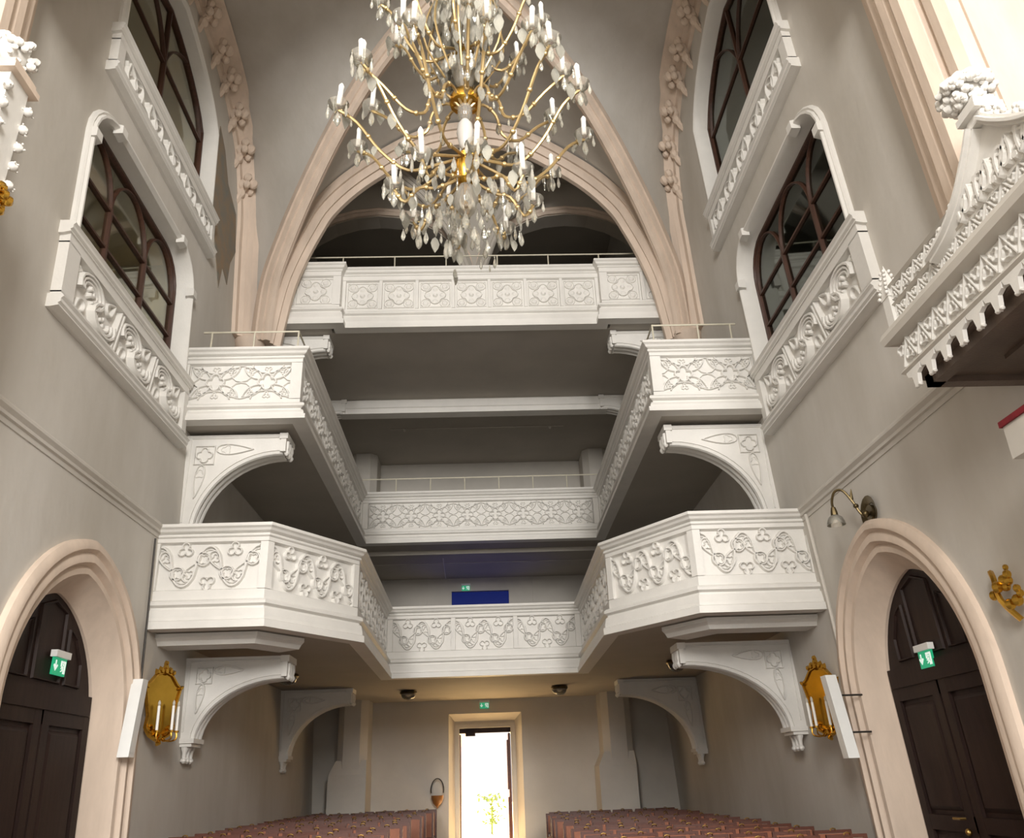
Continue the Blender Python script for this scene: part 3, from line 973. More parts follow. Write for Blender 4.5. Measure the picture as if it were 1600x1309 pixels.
# ------------------------------------------------------------------ windows with boxes behind them
def window(n, s, poly, label, kind):
    sd = 'left' if s < 0 else 'right'
    W0 = wall_fn(s)
    root = empty('window_%d' % n, W0(poly[0][0], poly[0][1], 0), kind='structure', label=label)
    inv = Matrix.Translation(root.location).inverted()
    def ch(mb, name, m, parent=root, smooth=True):
        o = mb.build(name, m, parent, smooth)
        if parent is root:
            o.matrix_parent_inverse = inv
        return o
    y0, y1, z0 = poly[0][0], poly[1][0], poly[0][1]
    ztop = max(p[1] for p in poly)
    # stucco architrave, open at the sill; path reversed so that outside is on the right
    arch = poly[1:] + [poly[0]]
    mb = MB(W0)
    mb.sweep2([(p[0], p[1]) for p in arch], [(-.02, -.2), (-.02, .03), (.02, .09), (.05, .09), (.065, .05), (.095, .065), (.125, .04), (.13, 0)])
    ch(mb, 'architrave', 'stucco')
    # timber frame
    mb = MB(W0)
    mb.sweep2(poly, [(-.001, -.32), (-.001, -.20), (-.06, -.20), (-.075, -.24), (-.075, -.32)], closed=True)
    ch(mb, 'timber_frame', 'window_wood')
    w0, w1 = -.31, -.22
    def top_at(y):
        zz = [a[1] + (b[1] - a[1]) * (y - a[0]) / (b[0] - a[0]) for a, b in zip(poly[1:], poly[2:] + [poly[0]]) if min(a[0], b[0]) - 1e-6 <= y <= max(a[0], b[0]) + 1e-6 and abs(a[0] - b[0]) > 1e-6]
        return max(zz) if zz else ztop
    mul = [y0 + (y1 - y0) * k / 3 for k in (1, 2)]
    if kind == 'low':
        trans = [z0 + .78, z0 + 1.42]
        spr = z0 + 1.42
    else:
        trans = [z0 + .85, z0 + 1.75]
        spr = z0 + 1.75
        mul = [(y0 + y1) / 2]
    for y in mul:
        mb = MB(W0)
        mb.ribbon([(y, z0 + .05), (y, spr + .05)], .085, .09, -.30, top=.5)
        ch(mb, 'mullion', 'window_wood')
    for z in trans:
        mb = MB(W0)
        mb.ribbon([(y0 + .05, z), (y1 - .05, z)], .06, .075, -.30, top=.6)
        ch(mb, 'transom', 'window_wood')
    edges = [y0 + .08] + mul + [y1 - .08]
    for a, b in zip(edges, edges[1:]):
        c, r = (a + b) / 2, (b - a) / 2
        if kind == 'low':
            pts = [(c + r * math.cos(t), spr + (ztop - .10 - spr) * math.sin(t)) for t in [PI * i / 14 for i in range(15)]]
        else:
            far = y1 if a < c - .1 and abs(b - y1) < .2 else y0
            pts = bez((a, spr), (a + .15 * (b - a), spr + .9), (c, spr + 1.05), 7) + bez((c, spr + 1.05), (b - .15 * (b - a), spr + .9), (b, spr), 7)[1:]
        mb = MB(W0)
        mb.ribbon(pts, .055, .08, -.30, top=.4)
        ch(mb, 'arched_head', 'window_wood')
        if kind == 'up':
            mb = MB(W0)
            mb.ribbon([(c, spr + 1.0), (c, top_at(c) - .05)], .07, .08, -.30, top=.5)
            ch(mb, 'mullion', 'window_wood')
    if kind == 'up':
        mb = MB(W0)
        mb.ribbon([(mul[0], spr), (mul[0], ztop - .1)], .08, .085, -.30, top=.5)
        ch(mb, 'mullion', 'window_wood')
    # panes, one for each light between the bars
    levels = [z0 + .04] + trans
    for a, b in zip(edges, edges[1:]):
        for k, lo in enumerate(levels):
            if k + 1 < len(levels):
                hi = levels[k + 1]
                quad = [(a, lo), (b, lo), (b, hi), (a, hi)]
            else:
                quad = [(a, lo), (b, lo)] + [(b + (a - b) * i / 8, top_at(min(y1 - .02, max(y0 + .02, b + (a - b) * i / 8))) - .04) for i in range(9)]
            mb = MB(W0); mb.prism(quad, -.272, -.262)
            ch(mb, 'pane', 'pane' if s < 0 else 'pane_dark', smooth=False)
    # carved apron below
    if kind == 'low':
        b0, b1, v0, v1 = y0 - .28, y1 + .14, 6.93, 8.06
    else:
        b0, b1, v0, v1 = y0 - .22, y1 + .14, 11.10, 11.94
    mb = MB(W0)
    mb.box(b0, b1, v0 + .08, v0 + .22, 0, .13)
    mb.box(b0, b1, v1 - .22, v1 - .06, 0, .13)
    sw = .30 if kind == 'low' else .20
    mb.box(b0, b0 + sw, v0 + .2, v1 - .2, 0, .13)
    mb.box(b1 - sw * .6, b1, v0 + .2, v1 - .2, 0, .13)
    mb.box(b0 + sw, b1 - sw * .6, v0 + .2, v1 - .2, 0, .03)
    ap = ch(mb, 'apron_panel', 'stucco', smooth=False)
    mb = MB(W0)
    if kind == 'low':
        relief_swirl(mb, b0 + sw + .02, b1 - sw * .6 - .02, v0 + .23, v1 - .23, .03)
    else:
        relief_leaf(mb, b0 + sw + .02, b1 - sw * .6 - .02, v0 + .21, v1 - .21, .03)
    mb.build('carving', 'stucco', ap)
    for zz, nm in ((v1, 'sill_moulding'), (v0 + .08, 'apron_moulding')):
        mb = MB(W0)
        mb.sweep2([(b0 - .05, zz), (b1 + .05, zz)], [(-.07, 0), (-.07, .17), (-.03, .20), (0, .17), (.04, .17), (.06, .14), (.09, .15), (.11, .05), (.11, 0)])
        ch(mb, nm, 'stucco', smooth=False)
    if kind == 'low':
        for (yy, zz) in ((poly[2][0], poly[2][1]), (poly[8][0], poly[8][1]), (poly[9][0], poly[9][1]), (poly[15][0], poly[15][1])):
            mb = MB(W0); mb.taper(yy - .10, yy + .10, zz - .09, zz + .09, 0, .13, .02)
            ch(mb, 'impost_block', 'stucco', smooth=False)
    # private box behind the glass
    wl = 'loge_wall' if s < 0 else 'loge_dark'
    Z0, Z1 = z0 - .9, ztop + .25
    mb = MB(W0)
    A, B = y0 - .3, y1 + .4
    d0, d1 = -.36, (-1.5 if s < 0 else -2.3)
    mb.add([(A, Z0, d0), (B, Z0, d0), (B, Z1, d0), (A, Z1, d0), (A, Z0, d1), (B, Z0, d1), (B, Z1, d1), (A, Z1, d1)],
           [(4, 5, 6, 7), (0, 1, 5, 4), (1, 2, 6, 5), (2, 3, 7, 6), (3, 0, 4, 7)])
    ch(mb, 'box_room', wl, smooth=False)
    mb = MB(W0)
    reveal(mb, poly, -.34, -.40)
    ch(mb, 'lining', wl, smooth=False)
    # panelled partition and doors inside
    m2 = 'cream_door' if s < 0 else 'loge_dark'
    for k, yc in enumerate((y0 + .9, y0 + 2.2, y1 - .5)):
        mb = MB(W0)
        mb.box(yc - .5, yc + .5, Z0, Z1 - .35, d1, d1 + .08)
        for (a, b) in ((Z0 + .9, Z0 + 1.75), (Z0 + 1.9, Z1 - .5)):
            mb.ribbon([(yc - .36, a), (yc + .36, a), (yc + .36, b), (yc - .36, b)], .05, .04, d1 + .08, True)
        ch(mb, 'inner_door', m2, smooth=False)
    return root
wn = 1
for s in (-1, 1):
    sd = 'left' if s < 0 else 'right'
    window(wn, s, LOW_WIN, 'glazed box window with round-cornered stucco surround above a swirl-carved apron, %s wall' % sd, 'low'); wn += 1
    window(wn, s, UP_WIN, 'tall pointed upper window above a leaf-carved apron, %s wall' % sd, 'up'); wn += 1

# ------------------------------------------------------------------ side doors
def exit_sign(loc, rz, label, k=1.0, tilt=0.0):
    root = empty('exit_sign', loc, label, 'sign', None, rz=rz)
    mb = MB(); mb.box(-.17 * k, .17 * k, -.045 * k, .03 * k, .0, .075 * k)
    mb.build('lamp_housing', 'speaker_white', root, False)
    mb = MB(); mb.box(-.15 * k, .15 * k, -.012 * k, .012 * k, -.19 * k, .0)
    mb.build('sign_plate', 'exit_green', root, False)
    F = lambda u, v, wv: (u * k, -.012 * k - wv * k, v * k)
    mb = MB(F)
    mb.prism([(-.105, -.03), (-.085, -.03), (-.085, -.10), (-.06, -.075), (-.045, -.09), (-.095, -.15), (-.145, -.09), (-.13, -.075), (-.105, -.10)], 0, .004)
    mb.build('arrow', 'exit_white', root, False)
    mb = MB(F)
    mb.prism([(.02, -.025), (.135, -.025), (.135, -.165), (.105, -.165), (.105, -.05), (.05, -.05), (.05, -.09), (.02, -.09)], 0, .003)
    mb.build('doorway_mark', 'exit_white', root, False)
    mb = MB(F)
    mb.prism(circ(.078, -.066, .013, 10), 0, .004)
    mb.prism([(.07, -.082), (.09, -.085), (.085, -.115), (.10, -.135), (.095, -.165), (.083, -.165), (.086, -.14), (.07, -.125), (.055, -.145), (.03, -.15), (.03, -.138), (.05, -.133), (.06, -.115), (.06, -.10), (.045, -.105), (.035, -.12), (.027, -.114), (.04, -.094)], 0, .004)
    mb.build('running_figure', 'exit_white', root, False)
    return root

for s, n in ((-1, 1), (1, 2)):
    sd = 'left' if s < 0 else 'right'
    W0 = wall_fn(s)
    root = empty('door_%d' % n, W0(10.2, 0, 0), kind='structure', label='dark brown pointed double door in a moulded stone surround, %s wall' % sd)
    inv = Matrix.Translation(root.location).inverted()
    def ch(mb, name, m, parent=root, smooth=True):
        o = mb.build(name, m, parent, smooth)
        if parent is root:
            o.matrix_parent_inverse = inv
        return o
    path = DOOR_OUT[1:] + [DOOR_OUT[0]]
    mb = MB(W0)
    # splayed stone mouldings: inside lies to the left of the path
    mb.sweep2(path, [(0.02, -.05), (0.02, .07), (-.04, .11), (-.10, .11), (-.14, .05), (-.20, .08), (-.26, .08), (-.30, .0), (-.34, .03), (-.40, .02), (-.44, -.06), (-.62, -.30), (-.62, -.36)], cprof=False)
    ch(mb, 'stone_surround', 'sandstone')
    IN = [(p[0], p[1]) for p in DOOR_IN]
    mb = MB(W0); mb.prism([(8.7, -.05), (11.7, -.05), (11.7, 4.4), (8.7, 4.4)], -.42, -.34)
    leafback = ch(mb, 'door_leaf', 'dark_wood', smooth=False)
    yc = 10.19
    mb = MB(W0)
    mb.box(9.03, 11.35, 2.62, 2.86, -.34, -.28)
    ch(mb, 'door_transom', 'dark_wood', smooth=False)
    for a, b in ((8.98, yc - .02), (yc + .02, 11.4)):
        m = (a + b) / 2
        mb = MB(W0)
        for (u0, u1) in ((a + .0, a + .16), (b - .16, b)):
            mb.box(u0, u1, 0, 2.62, -.34, -.30)
        for (v0, v1) in ((0, .25), (.95, 1.12), (2.46, 2.62)):
            mb.box(a, b, v0, v1, -.34, -.301)
        ch(mb, 'leaf_frame', 'dark_wood', smooth=False)
        for (v0, v1) in ((.30, .90), (1.17, 2.41)):
            mb = MB(W0); mb.taper(a + .2, b - .2, v0, v1, -.34, -.305, .05)
            ch(mb, 'door_panel', 'dark_wood', smooth=False)
    for (u0, u1, t0, t1) in ((9.36, 9.74, 3.35, 3.72), (9.88, 10.50, 3.9, 3.9), (10.64, 11.02, 3.72, 3.35)):
        mb = MB(W0)
        pl = [(u0, 2.95), (u1, 2.95), (u1, t1 - .12), ((u0 + u1) / 2, (t0 + t1) / 2 - .02), (u0, t0 - .12)]
        mb.ribbon(pl, .05, .03, -.34, True)
        ch(mb, 'tympanum_panel', 'dark_wood', smooth=False)
    mb = MB()
    hp = W0(yc + .12, 1.1, -.26)
    mb.tube([hp, (hp[0] - s * .06, hp[1], hp[2]), (hp[0] - s * .06, hp[1] + .16, hp[2])], .015, 6)
    mb.ball((hp[0] + s * .0, hp[1], hp[2] - .14), .04)
    ch(mb, 'door_handle', 'brass')
    mb = MB(W0); mb.prism(circ(yc - .2, .8, .05, 12), -.31, -.29)
    ch(mb, 'lock_plate', 'brass', smooth=False)
    p = W0(10.35 if s < 0 else 10.25, 3.05 if s < 0 else 2.80, .04)
    exit_sign((p[0] + s * .32, p[1], p[2] + .17), -s * PI / 2 + (0), 'green exit sign hung before the dark %s side door' % sd, 1.05)

# ------------------------------------------------------------------ street door
root = empty('door_3', (-.07, Y_BACK, 0), kind='structure', label='tall open street door with pale frame and dark head, centre of the back wall')
def chd(mb, name, m, smooth=False):
    o = mb.build(name, m, root, smooth)
    o.matrix_parent_inverse = Matrix.Translation(root.location).inverted()
    return o
mb = MB(lambda u, v, w: (u, Y_BACK - w, v))
mb.sweep2([(-.79, -.05), (-.79, 3.13), (.67, 3.13), (.67, -.05)], [(.0, -.56), (.0, -.44), (-.02, -.42), (-.11, -.42), (-.16, -.44), (-.32, -.44), (-.32, -.56)])
chd(mb, 'door_frame', 'plaster_pale')
mb = MB(); mb.box(-.80, .68, Y_BACK + .46, Y_BACK + .56, 3.0, 3.13); mb.box(-.62, -.34, Y_BACK + .42, Y_BACK + .50, 2.92, 3.02)
chd(mb, 'door_closer', 'dark_wood')
mb = MB(); mb.box(.60, .66, Y_BACK + .56, Y_BACK + 1.25, 0, 2.98); mb.box(.56, .60, Y_BACK + .60, Y_BACK + 1.2, .2, 1.3); mb.box(.56, .60, Y_BACK + .60, Y_BACK + 1.2, 1.5, 2.8)
chd(mb, 'open_leaf', 'chair_wood')
mb = MB(); mb.box(-.80, -.76, Y_BACK + .56, Y_BACK + 1.15, 0, 2.98)
chd(mb, 'open_leaf', 'chair_wood')
# porch bracket and greenery seen outside
mb = MB(); mb.box(-1.6, 1.6, 27.4, 27.7, 3.25, 3.5); mb.box(-1.1, -.85, 27.4, 27.65, 0, 3.3); mb.box(.95, 1.2, 27.4, 27.65, 0, 3.3)
mb.prism([(-.85, 3.25), (-.85, 2.6), (-.75, 2.95), (-.5, 3.25)], 27.4, 27.6, (0, 2, 1)); mb.prism([(.95, 3.25), (.95, 2.6), (.85, 2.95), (.6, 3.25)], 27.4, 27.6, (0, 2, 1))
tag(mb.build('porch_frame', 'plaster_pale', smooth=False), 'pale porch frame in bright light outside the street door', 'porch')
bush = MB()
for k in range(90):
    t, q = random.random() * 2 * PI, random.random()
    bush.blob(tear(0, 0, 0, .16, .09, 8), .01)
    base = len(bush.v) - 17
    c = Vector((.1 + .55 * math.cos(t) * q, 34 + .5 * math.sin(t) * q, .3 + random.random() * 1.0))
    M = Matrix.Rotation(random.random() * 6, 3, 'X') @ Matrix.Rotation(random.random() * 6, 3, 'Z')
    for i in range(base, len(bush.v)):
        bush.v[i] = tuple(c + M @ Vector(bush.v[i]))
bush.tube([(.1, 34, -.05), (.12, 34, .9)], .04, 6)
tag(bush.build('shrub', 'leaf_green'), 'sunlit shrub far outside beyond the street door', 'shrub')
exit_sign((-.06, Y_BACK - .022, 3.78), 0, 'small green exit sign above the open street door', .85)
# blue lit glazing behind the lowest gallery
mb = MB(); mb.box(-.98, .74, Y_BACK + .16, Y_BACK + .2, 5.2, 6.98)
tag(mb.build('window_5', 'blue_glass', smooth=False), kind='structure', label='glowing blue glazed door on the back wall behind the lowest gallery')
exit_sign((-.55, Y_BACK - .02, 7.14), 0, 'dim exit sign above the blue glazed door behind the lowest gallery', .8)
up = empty('added_uplighter', (-.1, 22.9, zb1 + .23), 'small unseen blue lamp added on the lowest gallery floor for the ceiling glow', 'lamp')  # unseen fixture, added to carry the blue glow on the ceiling
mb = MB(); mb.lathe([(.10, 0), (.12, .02), (.09, .05), (.10, .2), (.12, .28), (.10, .28)], 12); mb.build('lamp_body', 'dark_iron', up)
lo = lamp('added_blue_glow', 'SPOT', (-.1, 22.9, zb1 + .55), 22, (0.02, 0.06, 1.0), look=(-.1, 22.6, 8), spot_size=1.6, spot_blend=.8)  # added spot behind the parapet, tints the ceiling blue
for x in (-1.75, 1.5):
    mb = MB(); mb.box(x - .04, x + .04, Y_BACK - .05, Y_BACK + .02, 5.0, 7.32)
    tag(mb.build('trim_%d' % trim_n, 'plaster_pale', smooth=False), kind='structure', label='narrow pipe casing on the back wall %s of the blue door' % ('left' if x < 0 else 'right')); trim_n += 1

# ================================================================== THINGS
# ------------------------------------------------------------------ chandelier
CX, CY = -0.08, 6.2
ch = empty('chandelier', (CX, CY, 6.15), 'huge crystal and gilt chandelier with white candles hanging in the nave', 'chandelier')
CB = 6.05
def chp(mb, name, m, parent=ch, smooth=True):
    return mb.build(name, m, parent, smooth)
def local(p):
    return (p[0], p[1], p[2] - CB)
# stem: brass collars, glass balusters, porcelain bulb
for (nm, m, prof) in (
        ('glass_ball', 'crystal', [(.01, 6.42), (.08, 6.45), (.115, 6.55), (.115, 6.63), (.07, 6.74), (.03, 6.77)]),
        ('gilt_hub', 'gilt', [(.03, 6.77), (.10, 6.80), (.14, 6.90), (.12, 7.0), (.05, 7.05), (.08, 7.12), (.03, 7.18)]),
        ('porcelain_bulb', 'porcelain', [(.03, 7.2), (.06, 7.25), (.085, 7.4), (.075, 7.5), (.04, 7.56)]),
        ('glass_baluster', 'crystal', [(.04, 7.56), (.07, 7.60), (.075, 7.72), (.05, 7.76)]),
        ('gilt_bell', 'gilt', [(.05, 7.75), (.15, 7.77), (.16, 7.82), (.13, 7.90), (.07, 7.96), (.04, 8.0)]),
        ('glass_baluster', 'crystal', [(.04, 8.0), (.09, 8.06), (.13, 8.2), (.13, 8.34), (.08, 8.42)]),
        ('gilt_bell', 'gilt', [(.05, 8.42), (.11, 8.45), (.09, 8.52), (.03, 8.58)]),
        ('glass_baluster', 'crystal', [(.04, 8.58), (.08, 8.7), (.12, 9.0), (.10, 9.4), (.05, 9.6)]),
        ('gilt_hub', 'gilt', [(.05, 9.6), (.12, 9.65), (.10, 9.75), (.05, 9.8)]),
        ('glass_baluster', 'crystal', [(.04, 9.8), (.10, 10.0), (.08, 10.4), (.04, 10.7)])):
    mb = MB(); mb.lathe([(r, z - CB) for r, z in prof], 14)
    chp(mb, nm, m)
mb = MB(); mb.tube([(0, 0, 6.5 - CB), (0, 0, 10.8 - CB)], .02, 6)
chp(mb, 'stem_rod', 'brass')
mb = MB(); mb.tube([(0, 0, 10.75 - CB), (0, 0, 12.2 - CB)], .055, 8)
chp(mb, 'velvet_sleeve', 'red_velvet')
mb = MB(); mb.tube([(0, 0, 12.1 - CB), (0, 0, 16.35 - CB)], .012, 6)
chp(mb, 'suspension_wire', 'dark_iron')
# shared shapes
mb = MB(); mb.lathe([(.025, 0), (.025, .23), (.028, .235), (.028, .26), (.018, .28), (.006, .30)], 8)
candle_me = mb.mesh('candle', 'candle')
mb = MB(); mb.lathe([(.02, -.03), (.035, -.02), (.075, .0), (.10, .03), (.104, .034), (.07, .008), (.02, .0)], 14)
dish_me = mb.mesh('drip_dish', 'drop_glass')
mb = MB(); mb.lathe([(.002, -.17), (.016, -.145), (.022, -.115), (.012, -.05), (.004, -.03), (.006, -.02), (.012, -.012), (.006, 0)], 6)
drop_me = mb.mesh('crystal_drop', 'crystal')
mb = MB(); mb.lathe([(.002, -.26), (.03, -.22), (.045, -.16), (.022, -.06), (.005, -.03), (.010, -.015), (.004, 0)], 6)
big_me = mb.mesh('crystal_drop', 'drop_glass')
mb = MB(); mb.prism([(0, 0), (.035, -.03), (.055, -.09), (.04, -.15), (0, -.22), (-.04, -.15), (-.055, -.09), (-.035, -.03)], -.006, .006, (0, 2, 1))
leaf_me = mb.mesh('crystal_drop', 'drop_glass', False)
arm_count = 0
rnd = random.Random(3)
strands = []
def tier(n, r, zb, zh, ph, sag, curl=False):
    global arm_count
    for k in range(n):
        t = 2 * PI * (k + ph) / n
        rr = r * (1 + rnd.uniform(-.03, .03))
        zz = zb + rnd.uniform(-.04, .04)
        pts = [(.05, zh), (.22 * rr, zh - sag * .5), (.45 * rr, zh - sag), (.66 * rr, zh - sag * .75 + (zz - zh) * .3), (.85 * rr, zz - .16), (rr, zz - .03)]
        if curl:
            pts = [(.05, zh), (.20 * rr, zh + .12), (.34 * rr, zh + .02), (.40 * rr, zh - sag), (.58 * rr, zh - sag * 1.1), (.80 * rr, zz - .2), (rr, zz - .03)]
        pts = catmull([(a * math.cos(t), a * math.sin(t), b - CB) for a, b in pts], 4)
        mb = MB(); mb.tube(pts, .016, 6)
        for q in (6, 10, 14, 18):
            if q < len(pts): mb.ball(pts[q], .028, 6)
        arm = chp(mb, 'arm', 'gold_arm')
        e = (rr * math.cos(t), rr * math.sin(t), zz - CB)
        part('drip_dish', dish_me, arm, e, (0, 0, 0), (1.0, 1.0, 1.3))
        part('candle', candle_me, arm, (e[0], e[1], e[2] + .01), (rnd.uniform(-.06, .06), rnd.uniform(-.06, .06), 0), (1, 1, rnd.uniform(.85, 1.1)))
        for j in range(5):
            a = 2 * PI * j / 5 + t
            part('crystal_drop', (drop_me, leaf_me)[j % 2], arm, (e[0] + .095 * math.cos(a), e[1] + .095 * math.sin(a), e[2] + .025), (0, 0, a), (.85, .85, rnd.uniform(.7, 1.1)))
        part('crystal_drop', big_me, arm, (e[0], e[1], e[2] - .03), (0, 0, t), (.75, .75, .8))
        for q in (9, 13, 17):
            if q < len(pts):
                strands.append((pts[q], rnd.uniform(.8, 1.2)))
        arm_count += 1
tier(8, .66, 6.62, 6.85, .2, .16)
tier(12, 1.20, 7.55, 7.08, .35, .22)
tier(10, 1.02, 7.95, 7.72, .6, .20, True)
tier(10, .86, 9.05, 8.5, .25, .2)
tier(6, .55, 9.9, 9.7, .1, .1)
# loose drops strung on arms and round the stem: joined, too many and too small to pick apart
mb = MB()
def add_drop(mb, me, p, sc, rot):
    b = len(mb.v)
    M = Matrix.Rotation(rot, 3, 'Z')
    mb.v += [tuple(Vector(p) + M @ (Vector(v.co) * sc)) for v in me.vertices]
    mb.f += [tuple(b + i for i in pl.vertices) for pl in me.polygons]
for p, sc in strands:
    add_drop(mb, rnd.choice((drop_me, big_me, leaf_me)), (p[0], p[1], p[2] - .01), sc * rnd.uniform(.5, .8), rnd.random() * 6)
for k in range(560):
    z = rnd.uniform(8.2, 10.6)
    r = .16 + (z - 8.2) * .14 * rnd.random() + rnd.uniform(0, .12)
    t = rnd.random() * 2 * PI
    add_drop(mb, rnd.choice((drop_me, big_me, leaf_me)), (r * math.cos(t), r * math.sin(t), z - CB), rnd.uniform(.7, 1.15), rnd.random() * 6)
for k in range(110):
    z = rnd.uniform(6.15, 6.75)
    t = rnd.random() * 2 * PI
    r = rnd.uniform(.1, .62)
    add_drop(mb, rnd.choice((drop_me, big_me, leaf_me)), (r * math.cos(t), r * math.sin(t), z - CB), rnd.uniform(.5, .85), rnd.random() * 6)
o = mb.build('crystal_strands', 'drop_glass', ch)
o['kind'] = 'stuff'
for k in range(10):
    t = 2 * PI * k / 10 + .2
    r = .42
    mb = MB(); mb.tube(catmull([(.05 * math.cos(t), .05 * math.sin(t), 9.55 - CB), (.3 * math.cos(t), .3 * math.sin(t), 9.2 - CB), (.42 * math.cos(t), .42 * math.sin(t), 8.6 - CB), (.2 * math.cos(t), .2 * math.sin(t), 8.1 - CB)], 4), .012, 5)
    chp(mb, 'cage_band', 'gold_arm')

# ------------------------------------------------------------------ chairs
def chair_meshes(CH):
    d = {}
    mb = MB()
    for sx in (-1, 1):
        mb.box(sx * .225 - .022, sx * .225 + .022, -.02, .02, .42, CH)
    mb.box(-.247, .247, -.015, .015, CH - .035, CH + .005)
    mb.box(-.225, .225, -.016, .016, .50, .55)
    d['back_frame'] = mb.mesh('back_frame', 'chair_wood', False)
    mb = MB(); mb.prism([(-.20, .55), (.20, .55), (.20, CH - .04), (-.20, CH - .04)], -.03, .012, (0, 2, 1))
    d['back_panel'] = mb.mesh('back_panel', 'chair_leather', False)
    mb = MB(); mb.box(-.23, .23, -.44, 0, .41, .44); mb.taper(-.215, .215, -.43, -.01, .44, .48, .03)
    d['seat'] = mb.mesh('seat', 'chair_leather', False)
    mb = MB(); mb.box(-.02, .02, -.02, .02, 0, .42)
    d['leg'] = mb.mesh('leg', 'chair_wood', False)
    mb = MB(); mb.tube([(-.035, -.025, CH - .005), (-.03, -.03, CH + .015), (0, -.03, CH + .022), (.03, -.03, CH + .015), (.035, -.025, CH - .005)], .009, 6)
    d['brass_hook'] = mb.mesh('brass_hook', 'brass')
    return d
CMS = {-1: chair_meshes(1.10), 1: chair_meshes(.95)}
ORD = ['first', 'second', 'third', 'fourth', 'fifth', 'sixth', 'seventh', 'eighth', 'ninth', 'tenth', 'eleventh', 'twelfth', 'thirteenth', 'fourteenth']
def chair(x, y, rz, label, group, CM):
    c = empty('wooden_chair', (x, y, 0), label, 'chair', group, rz=rz)
    part('back_frame', CM['back_frame'], c, (0, .22, 0), (-.07, 0, 0))
    part('back_panel', CM['back_panel'], c, (0, .22, 0), (-.07, 0, 0))
    part('brass_hook', CM['brass_hook'], c, (0, .22, 0), (-.07, 0, 0))
    part('seat', CM['seat'], c, (0, .22, 0))
    for sx in (-1, 1):
        for yy in (-.19, .20):
            part('leg', CM['leg'], c, (sx * .205, yy, 0))
crng = random.Random(5)
NR = 14
for s in (-1, 1):
    sd = 'left' if s < 0 else 'right'
    for r in range(NR):
        off = crng.uniform(-.10, .10)
        y = (23.3 if s < 0 else 22.6) - r * .92
        for k in range(6):
            x = s * (1.62 + k * .545) + (.0 if s < 0 else .05)
            chair(x + off + crng.uniform(-.015, .015), y + crng.uniform(-.03, .03), crng.uniform(-.04, .04),
                  'red-brown padded chair, %s row from the back wall, %s seat from the aisle, %s block' % (ORD[r], ORD[k], sd),
                  'chairs of the %s block' % sd, CMS[s])

# ------------------------------------------------------------------ gilt mirror sconces and loudspeakers
def mirror(s):
    sd = 'left' if s < 0 else 'right'
    yc, z0, z1 = (12.5, 2.42, 3.32) if s < 0 else (12.55, 2.18, 3.10)
    zc = (z0 + z1) / 2
    xw = wallx(s, zc, 0)
    root = empty('mirror_sconce', (xw - s * .17, yc, z0), 'gilt framed mirror sconce with three candles on the %s wall beside a white loudspeaker' % sd, 'mirror', rz=s * .6)
    H = z1 - z0
    F = lambda u, v, wv: (-s * wv - LEAN * (v - zc + z0), u, v)
    a = .27
    out = [(-a * .55, .02), (0, -.06), (a * .55, .02), (a * .8, .12), (a * .72, .28), (a * .95, H * .62), (a * 1.05, H * .74), (a * .8, H * .80), (a * .45, H * .93), (0, H * .98), (-a * .45, H * .93), (-a * .8, H * .80), (-a * 1.05, H * .74), (-a * .95, H * .62), (-a * .72, .28), (-a * .8, .12)]
    mb = MB(F); mb.prism([(p[0] * .94, p[1]) for p in out], .03, .05)
    mb.build('mirror_plate', 'mirror_gilt', root, False)
    mb = MB(F); mb.ribbon(out, .055, .05, .03, True)
    fr = mb.build('frame', 'gilt', root)
    mb = MB(F)
    for (u, v, r) in ((0, H * 1.0, .06), (0, H * 1.06, .045), (0, H * 1.12, .03), (-.07, H * 1.0, .05), (.07, H * 1.0, .05), (-.13, H * .97, .04), (.13, H * .97, .04), (-.28, H * .75, .045), (.28, H * .75, .045), (0, .0, .06), (.07, .05, .045), (-.07, .05, .045), (.13, .12, .04), (-.13, .12, .04), (0, -.08, .035), (.2, .14, .03), (-.2, .14, .03)):
        mb.blob(tear(u, v, PI / 2 + u * -3, r * 2.6, r * 2.0, 9), .07, .035)
        mb.ball((u, v, .07), r * .5, 6)
    mb.build('carved_leaves', 'gilt', fr)
    for k, (u, wv) in enumerate(((-.13, .18), (.02, .30), (.16, .22))):
        mb = MB(F)
        mb.tube(catmull([(u * .3, .02, .06), (u * .6, -.06, wv * .5), (u, -.04, wv), (u, .06, wv)], 4), .011, 6)
        mb.tube([(u, .05, wv), (u, .075, wv)], .035, 8)
        arm = mb.build('candle_arm', 'gilt', root)
        mb = MB(F); mb.tube([(u, .07, wv), (u, .40, wv)], .019, 8)
        mb.build('candle', 'candle', arm)
        mb = MB(F); mb.tube([(u, .40, wv), (u, .42, wv), (u, .45, wv), (u, .475, wv)], [.012, .02, .018, .004], 8)
        mb.build('flame_bulb', 'frosted', arm)
    return root
mirror(-1)
mirror(1)
